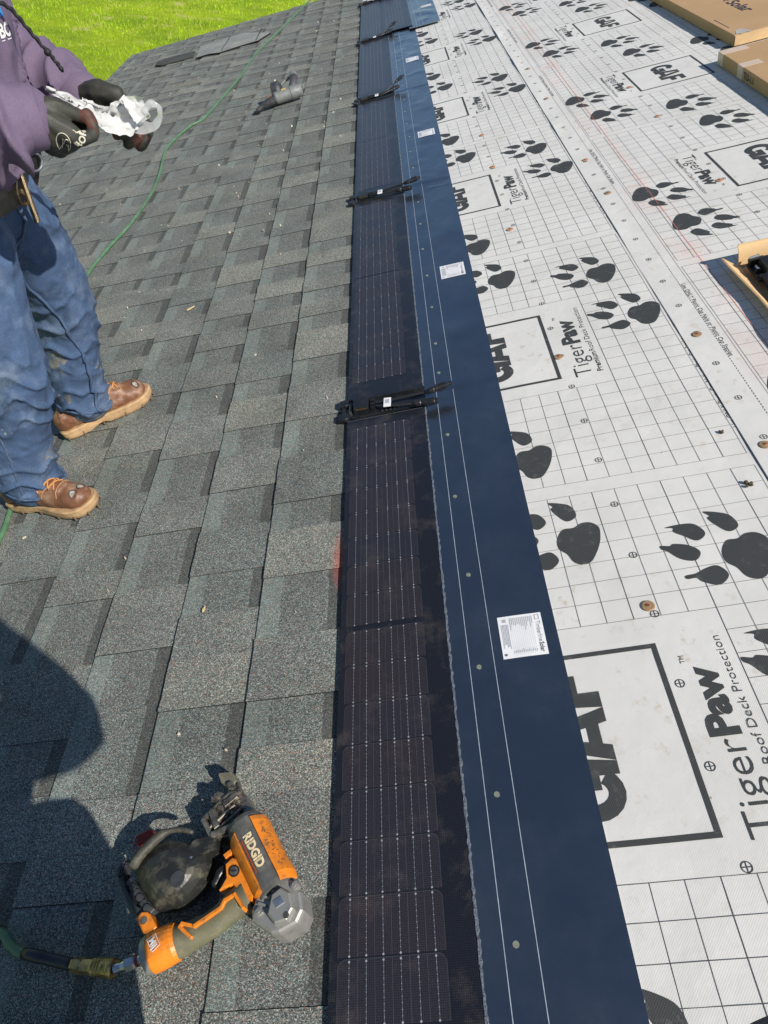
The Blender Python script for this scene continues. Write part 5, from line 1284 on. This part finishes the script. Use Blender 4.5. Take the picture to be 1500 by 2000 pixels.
def dhood(p, n3):
    d = .006 * nz3(p, 10, 10, 8) + .004 * (1 - abs(nz3(p, 22, 22, 18, 4)) * 2)
    for e_, w_, s_, fr, am in ((elR, wrR, shR, 55, .030), (elL, wrL, shL, 60, .013)):
        dist, t_ = segd(p, e_, w_)
        if dist < .13:
            q = t_ * (w_ - e_).length
            wv = nz3(p, 12, 12, 12, 3)
            d += (1 - abs(math.sin(q * fr + wv * 1.7 + p.z * 14))) ** 1.3 * am * 1.6 * (1.1 - t_ * .45) * (1 if t_ < .88 else .1) - .003
    b_ = math.exp(-((p.z - .55) / .12) ** 2)
    dr_, _ = segd(p, elR, wrR); dl_, _ = segd(p, elL, wrL)
    if min(dr_, dl_) > .12: d += b_ * .014 * (1 - abs(math.sin((p.z * .8 + p.x * .5) * 34 + nz3(p, 6, 6, 6, 8) * 3))) ** 2 + .005 * (1 - abs(nz3(p, 9, 9, 2.5, 6)) * 2)
    return d
def hmat(p):
    dr_, tr_ = segd(p, elR, wrR); du_, _ = segd(p, shR, elR); dl_, _ = segd(p, elL, wrL); dm_, _ = segd(p, shL, elL)
    return 0
hd_ = mb.remesh('sweatshirt', [M_hood, M_hoodd], wk, .006, 3, dhood, matfn=hmat)
def cuff(c0, c1, r0, r1, nm='cuff'):
    mb = MB(wb); d_ = c1 - c0
    mb.tube([c0, c0 + d_ * .08, c0 + d_ * .5, c0 + d_ * .93, c1], [r0 * .95, r0, (r0 + r1) / 2 * 1.01, r1, r1 * .9], 22); mb.build(nm, M_hood, hd_, smooth=True)
dR = (wrR - elR).normalized(); dL = (wrL - elL).normalized()
cuff(wrR - dR * .035, wrR + dR * .020, .060, .053); cuff(wrL - dL * .035, wrL + dL * .018, .052, .046)
# chest emblem, hem, drawcord
M_blue = mat('emblem_blue', (.03, .22, .60), .6); M_whp = mat('emblem_white', (.75, .75, .72), .6)
from mathutils.bvhtree import BVHTree
hb_ = BVHTree.FromPolygons([v.co for v in hd_.data.vertices], [p.vertices for p in hd_.data.polygons])
mb = MB(wb)
def em(u, v_):
    h_ = hb_.ray_cast(Vector((-.80, 1.612 + u, .765 + v_)) - wb, Vector((-1, 0, 0))); return h_[0] + wb + Vector((.0018, 0, 0))
for (u0, v0, u1, v1, mi) in ((.016, .014, .040, .030, 0), (.012, -.024, .044, -.0225, 1)):
    mb.poly([em(u0, v0), em(u1, v0), em(u1, v1), em(u0, v1)], mi)
mb.text('BC', lambda x, y: em(.012 + x, -.018 + y), .032, .0012, 1, .034)
lo_ = mb.build('emblem', [M_blue, M_whp], hd_)
mb = MB(wb)
dc = spline([(-1.100, 1.60, .90), (-1.058, 1.61, .82), (-1.035, 1.64, .792), (-1.010, 1.655, .750), (-.985, 1.665, .712), (-.972, 1.67, .690)], 10)
mb.tube([p + Vector((0, .0016 * math.sin(i * 1.6), .0016 * math.cos(i * 1.6))) for i, p in enumerate(dc)], [.0034 + .0012 * (i % 4 == 0) for i in range(len(dc))], 8)
mb.tube([dc[-4], dc[-1]], [.0050, .0036], 8); mb.ball(dc[-14], .0075, n=6); mb.build('drawcord', M_pouch, wk, smooth=True)
# gloves: palm, four curled fingers, thumb
def glove(name, ks=1.0, *a, **k):
    return glove_(name, *a, ks=ks, **k)
def glove_(name, wr, el, palm_dir, fing_dir, thumb_base, thumb_dirs, parent, flen=.085, spread=None, palmL=.095, curl=None, ks=1.0):
    mb = MB(wb); d_ = (wr - el).normalized(); pd = Vector(palm_dir).normalized(); fd = Vector(fing_dir).normalized(); sd_ = pd.cross(fd).normalized()
    limb(mb, [wr - d_ * .04, wr, wr + fd * .03], [.038, .036 * ks, .036 * ks], 12)
    pc = wr + fd * .055
    for k_ in range(4):
        o_ = sd_ * ((k_ - 1.5) * .0225 * ks)
        limb(mb, [wr + fd * .012 + o_ * .6, pc + o_, wr + fd * palmL + o_], [.020 * ks, .022 * ks, .0165 * ks], 8, sub=2)
        ln = [.9, 1.0, .95, .78][k_] * flen; c_ = (curl or [60, 70, 50])
        p = wr + fd * palmL + o_; a = 0; pts = [p]; 
        for j_, (sg, cu_) in enumerate(zip((.45, .32, .25), c_)):
            a += math.radians(cu_ + (k_ - 1.5) * 5); p = p + (fd * math.cos(a) + pd * math.sin(a)) * ln * sg; pts.append(p)
        limb(mb, pts, [.0135 * ks, .0128 * ks, .0120 * ks, .0105 * ks], 8, sub=3)
    tb0 = wr + Vector(thumb_base); pts = [tb0]; p = tb0
    for q in thumb_dirs: p = p + Vector(q); pts.append(p)
    limb(mb, pts, [.019 * ks, .0165 * ks, .0145 * ks, .0125 * ks][:len(pts)], 8, sub=3)
    def gd(p, n3): return .0012 * noise.noise(p * 60) + .0014 * (1 - abs(noise.noise(p * 28)) * 2) - .0008
    ends = pts[-1]
    def gm(p):
        if (p - ends).length < .015: return 1
        return 1 if (p - (wr + fd * palmL)).dot(pd) > .034 and (p - wr).dot(fd) > .06 and noise.noise(p * 40) > .0 else 0
    return mb.remesh(name, [M_glv, M_glvp], parent, .0038, 3, gd, matfn=gm), ends
gR, _ = glove('glove', 1.0, wrR + dR * .005, elR, (.25, .80, .45), (.50, .20, -.52), (.014, .005, .016), [(.022, .008, .002), (.022, .012, -.010), (.014, .012, -.010)], wk, palmL=.068, curl=[62, 68, 45])
gL, _ = glove('glove', 1.18, wrL + dL * .005, elL, (-.35, -.55, -.70), (.92, -.30, .02), (.020, -.030, .002), [(.034, -.024, -.014), (.028, -.008, -.020), (.016, .004, -.016)], wk, palmL=.095, flen=.10, curl=[34, 50, 42])
# small print on the near glove
P0 = Vector((-.868, 1.384, .690)); 
mb = MB(wb)
from mathutils.bvhtree import BVHTree
bt = BVHTree.FromPolygons([v.co for v in gR.data.vertices], [p.vertices for p in gR.data.polygons])
camw = RM @ Vector((0, 0, 1.17))
vd = (Vector((-.89, 1.40, .66)) - camw).normalized(); rt = Vector((0, 0, 1)).cross(vd).normalized() * -1; upv = vd.cross(rt).normalized() * -1
if upv.z < 0: upv = -upv
if rt.x < 0: rt = -rt
def gp(x, y, c_):
    q = c_ + rt * x + upv * y; r_ = bt.ray_cast(q - vd * .15 - wb, vd)
    if r_[0] is None or (r_[0] + wb - q).length > .06: r_ = bt.find_nearest(q - wb)
    return r_[0] + wb - vd * .0015
c_ = Vector((-.868, 1.372, .640))
for k_, (dx, dy) in enumerate(((0, 0),)):
    mb.text('STANFORD', lambda x, y: gp(-.010 + x * .30 - y * .95 + .012, -.040 + x * .95 + y * .30, c_), .016, .0006, 0, .085)
rg_ = [(-.020 + .012 * math.cos(a), .010 + .016 * math.sin(a)) for a in [2 * PI * i / 18 for i in range(19)]]
for a_, b_ in zip(rg_, rg_[1:]): mb.tube([gp(*a_, c_), gp(*b_, c_)], .0009, 4)
mb.tube([gp(-.024, .002, c_), gp(-.020, .016, c_), gp(-.014, .004, c_)], .0009, 4)
mb.build('lettering', mat('glove_print', (.55, .52, .42), .6), gR)
# boots
uR = Vector((.98, -.19, 0))
def bpt(px, py): return RW(px, py, .0115)
bR = boot(wk, wb, bpt(-1.372, 1.490), bpt(-1.072, 1.400), 0, nr)
bL = boot(wk, wb, bpt(-1.308, 1.785), bpt(-1.034, 1.938), 0, nr)
# tool belt
def blt(name, pts, r_, m_, par, flat=1.): mb = MB(wb); mb.tube(pts, r_, 12, flat=flat); return mb.build(name, m_, par, smooth=True)
mb = MB(wb); n = 40; bc = hipc + Vector((.010, 0, .055)); rx, ry = .142, .205
ring = []
for i in range(n):
    a = 2 * PI * i / n; d_ = Vector((math.cos(a) * rx, math.sin(a) * ry, 0)); zt0 = -.02 - .015 * math.cos(a)
    ring.append([mb.v(bc + d_ * k_ + Vector((0, 0, z_ + zt0))) for k_, z_ in ((1.0, -.030), (1.03, -.030), (1.03, .030), (1.0, .030))])
for i in range(n):
    a_, b_ = ring[i], ring[(i + 1) % n]
    for k_ in range(4): mb.face([a_[k_], b_[k_], b_[(k_ + 1) % 4], a_[(k_ + 1) % 4]])
bmesh.ops.recalc_face_normals(mb.bm, faces=mb.bm.faces[:])
belt = mb.build('tool_belt', M_belt, wk, smooth=True)
mb = MB(wb); bk = bc + Vector((.152, -.010, -.032)); 
for i in range(20):
    a, b_ = 2 * PI * i / 20, 2 * PI * (i + 1) / 20; mb.tube([bk + Vector((.004, math.cos(a) * .030, math.sin(a) * .032)), bk + Vector((.004, math.cos(b_) * .030, math.sin(b_) * .032))], .004, 6)
mb.ball(bk + Vector((.004, .006, -.006)), .010, n=6); mb.tube([bk + Vector((.010, -.002, .045)), bk + Vector((.016, .010, -.075))], [.0065, .0075], 8); mb.build('buckle', M_bronze, belt)
mb = MB(wb)
for k_ in range(5):
    c_ = bc + Vector((.120 + .012 * k_ * .3, -.075 - .028 * k_, -.045 + .012 * (k_ % 2)))
    for i in range(12):
        a, b_ = 2 * PI * i / 12, 2 * PI * (i + 1) / 12; mb.tube([c_ + Vector((.006, math.cos(a) * .013, math.sin(a) * .024)), c_ + Vector((.006, math.cos(b_) * .013, math.sin(b_) * .024))], .0028, 5)
mb.tube([bc + Vector((.135, -.055, .005)), bc + Vector((.10, -.14, .01))], [.014, .012], 8); mb.build('belt_hardware', M_mech, belt)
mb = MB(wb); pc = bc + Vector((.075, .165, -.02))
limb(mb, [pc + Vector((.015, .01, .075)), pc + Vector((.012, .012, .0)), pc + Vector((-.01, .012, -.10))], [.050, .052, .034], 12)
mb.remesh('pouch', M_pouch, belt, .006, 3, lambda p, n3: .003 * noise.noise(p * 30))
mb = MB(wb); mb.prism([(-.03, -.035), (.03, -.035), (.03, .035), (-.03, .035)], 0, .03, 0, bev=.004, M=Matrix.Translation(pc + Vector((.020, .008, .085)))); mb.build('pouch_flap', M_belt, belt)
mb = MB(wb)
for i in range(18):
    a, b_ = 2 * PI * i / 18, 2 * PI * (i + 1) / 18; c_ = pc + Vector((.060, -.018, -.005)); q = lambda t_: c_ + Vector((.010 * math.cos(t_), .018 * math.cos(t_), .020 * math.sin(t_)))
    mb.tube([q(a), q(b_)], .0028, 6)
mb.build('key_ring', M_steel, belt)
# plastic bag held in both hands
def plastic(name, trans, col=(.9, .9, .9)):
    m = bpy.data.materials.new(name); m.use_nodes = True; N, L, b = nodes(m)
    b.inputs['Base Color'].default_value = (*col, 1); b.inputs['Roughness'].default_value = .18; b.inputs['Transmission Weight'].default_value = trans; b.inputs['IOR'].default_value = 1.1
    b.inputs['Specular IOR Level'].default_value = .7; return m
M_bag = plastic('white_poly_bag', .25, (.74, .74, .73)); M_clr = plastic('clear_poly_film', .72, (.93, .95, .96))
BB = Vector((-.87, 1.62, .65)); BSH = Vector((-.010, .02, -.004))
bag = thing('plastic_bag', 'crumpled white plastic bag with a clear loop, stretched between the gloved hands', 'plastic bag', BB, frame=WM)
def ribbon(name, pts, ws, m_, seed, tw=0., nW=9, amp=.010, sub=7):
    mb = MB(BB); P = spline(pts, sub); rows = []
    for i, p in enumerate(P):
        t_ = (P[min(i + 1, len(P) - 1)] - P[max(i - 1, 0)]).normalized(); f = i / (len(P) - 1); k_ = f * (len(ws) - 1); a = int(min(k_, len(ws) - 2)); w_ = ws[a] + (ws[a + 1] - ws[a]) * (k_ - a)
        s_ = t_.cross(Vector((.45, -.8, .3))).normalized(); s_ = Matrix.Rotation(tw * f, 3, t_) @ s_; n_ = s_.cross(t_)
        row = []
        for j in range(nW):
            v_ = (j / (nW - 1) - .5) * w_; q = p + s_ * v_
            q += n_ * (noise.noise(Vector((q.x * 45, q.y * 45 + seed, q.z * 45))) * amp + amp * .5 * abs(noise.noise(q * 90))) + s_ * (noise.noise(Vector((f * 9, seed, j))) * amp * .8)
            row.append(mb.v(q + BSH))
        rows.append(row)
    for a_, b_ in zip(rows, rows[1:]):
        for j in range(nW - 1): mb.face([a_[j], a_[j + 1], b_[j + 1], b_[j]])
    return mb.build(name, m_, bag, smooth=True)
ribbon('bag_film', [(-.950, 1.50, .700), (-.915, 1.54, .670), (-.885, 1.575, .642), (-.86, 1.60, .628), (-.825, 1.625, .638), (-.795, 1.63, .648)], [.008, .014, .030, .056, .060, .044], M_bag, 1, .6, 15, .010, 12)
ribbon('bag_film', [(-.905, 1.56, .665), (-.875, 1.585, .632), (-.85, 1.60, .612), (-.815, 1.615, .615)], [.02, .034, .040, .024], M_bag, 5, -.5, 9, .013)
ribbon('bag_film', [(-.835, 1.60, .668), (-.825, 1.60, .658), (-.812, 1.60, .645), (-.800, 1.60, .630)], [.014, .016, .022, .028], M_bag, 9, .2, 9, .008)
lp = [(-.822, 1.610, .622), (-.800, 1.62, .608), (-.782, 1.63, .612), (-.768, 1.635, .630), (-.770, 1.635, .648), (-.784, 1.63, .654), (-.797, 1.625, .642), (-.806, 1.62, .628), (-.820, 1.615, .624)]
ribbon('bag_loop', lp, [.036, .026, .016, .013, .012, .013, .014, .020, .030], M_clr, 3, .4, 6, .005, 6)

# ---- the photographer, crouching behind the camera, only the shadow falls in view
pb = Vector(RW(-.42, -.32, 0))
ph = thing('person', 'photographer crouching out of frame, seen only by the shadow at bottom left', 'person', tuple(pb), frame=WM)
def J(x, y, z): return Vector(RW(x, y, z))
e1, e2 = J(.055, -.040, .810), J(-.22, -.03, .68)
h1_, h2_ = J(.095, -.015, 1.150), J(-.060, -.080, 1.100)
s1_, s2_ = J(-.13, -.26, 1.00), J(-.46, -.20, .98)
hp_ = J(-.46, -.40, .42); nkp = J(-.27, -.24, 1.13); hcp = J(-.20, -.20, 1.31)
k1, k2 = J(-.255, .0, .500), J(-.64, -.06, .46)
a1, a2 = J(-.47, -.22, .09), J(-.68, -.30, .09)
mb = MB(pb)
limb(mb, [hp_, hp_ + (nkp - hp_) * .5 + Vector((-.02, -.03, 0)), nkp - (nkp - hp_) * .1], [.12, .12, .09], 14); limb(mb, [nkp - Vector((0, 0, .05)), hcp - Vector((0, .02, .06))], [.06, .055], 10)
for s_, e_, w_, k_, a_ in ((s1_, e1, h1_, k1, a1), (s2_, e2, h2_, k2, a2)):
    limb(mb, [nkp - Vector((0, 0, .08)), s_], [.06, .055], 10); limb(mb, [s_, e_, w_], [.048, .040, .027], 10)
    hh = hp_ + (k_ - hp_).normalized() * .05; limb(mb, [hh, k_, a_], [.08, .055, .04], 12); limb(mb, [a_, a_ + Vector((.0, .10, -.02))], [.036, .028], 8)
    dy = Vector((0, .3, 1)).normalized(); side = -1 if s_ is s1_ else 1
    for q in range(4):
        b0 = w_ + J(0, 0, 0) * 0 + Vector((side * -.002, .0, .018 * q - .010)); limb(mb, [w_, b0 + Vector((side * -.012, .005, .012)), b0 + Vector((side * .012, .012, .020))], [.018, .0095, .008], 8, sub=2)
    limb(mb, [w_, w_ + Vector((side * .012, -.012, .030)), w_ + Vector((side * .026, -.010, .048))], [.016, .011, .009], 8, sub=2)
head_geo(mb, hcp, (0, 1, 0)); mb.remesh('body', M_skin, ph, .008, 3); eyes(hcp, (0, 1, 0), ph, pb)
mb = MB(pb); mb.ball(hcp + Vector((0, -.014, .045)), (.090, .104, .092), n=12); mb.build('hair', M_hair, ph, smooth=True)
mb = MB(pb)
limb(mb, [hp_ + Vector((0, 0, .05)), hp_ + (nkp - hp_) * .5 + Vector((-.02, -.03, 0)), nkp - (nkp - hp_) * .08], [.165, .165, .10], 16)
for s_, e_, w_ in ((s1_, e1, h1_), (s2_, e2, h2_)): limb(mb, [nkp - Vector((0, 0, .09)), s_], [.09, .085], 12); limb(mb, [s_, s_ + (e_ - s_) * .5, e_, e_ + (w_ - e_) * .5, w_ - (w_ - e_) * .12], [.085, .078, .070, .062, .048], 14)
mb.remesh('jacket', M_hoodd, ph, .009, 3, lambda p, n3: .005 * noise.noise(p * 14))
mb = MB(pb)
for k_, a_ in ((k1, a1), (k2, a2)): hh = hp_ + (k_ - hp_).normalized() * .05; limb(mb, [hh, hh + (k_ - hh) * .5, k_, k_ + (a_ - k_) * .5, a_ + Vector((0, 0, .03))], [.12, .095, .078, .072, .062], 14)
mb.remesh('trousers', M_jean, ph, .009, 3, lambda p, n3: .005 * noise.noise(p * 14))
for a_ in (a1, a2):
    g = RM.inverted() @ a_; boot(ph, pb, RW(g.x, g.y - .09, .0115), RW(g.x, g.y + .20, .0115), 0, nr)
mb = MB(); M_ = co.matrix_world @ Matrix.Translation((.0, -.055, .012))
mb = MB((0, 0, 0)); mb.box((-.039, -.080, -.004), (.039, .080, .004)); phn = mb.build('phone_body', M_blk)
phr = tag(bpy.data.objects.new('phone', None), 'black phone held up in the photographer hands, out of frame', 'phone'); C.objects.link(phr); phr.matrix_world = M_; phn.parent = phr; phn.matrix_world = M_
for o_ in (phn,): o_.matrix_parent_inverse = Matrix.Identity(4); o_.matrix_basis = Matrix.Identity(4)
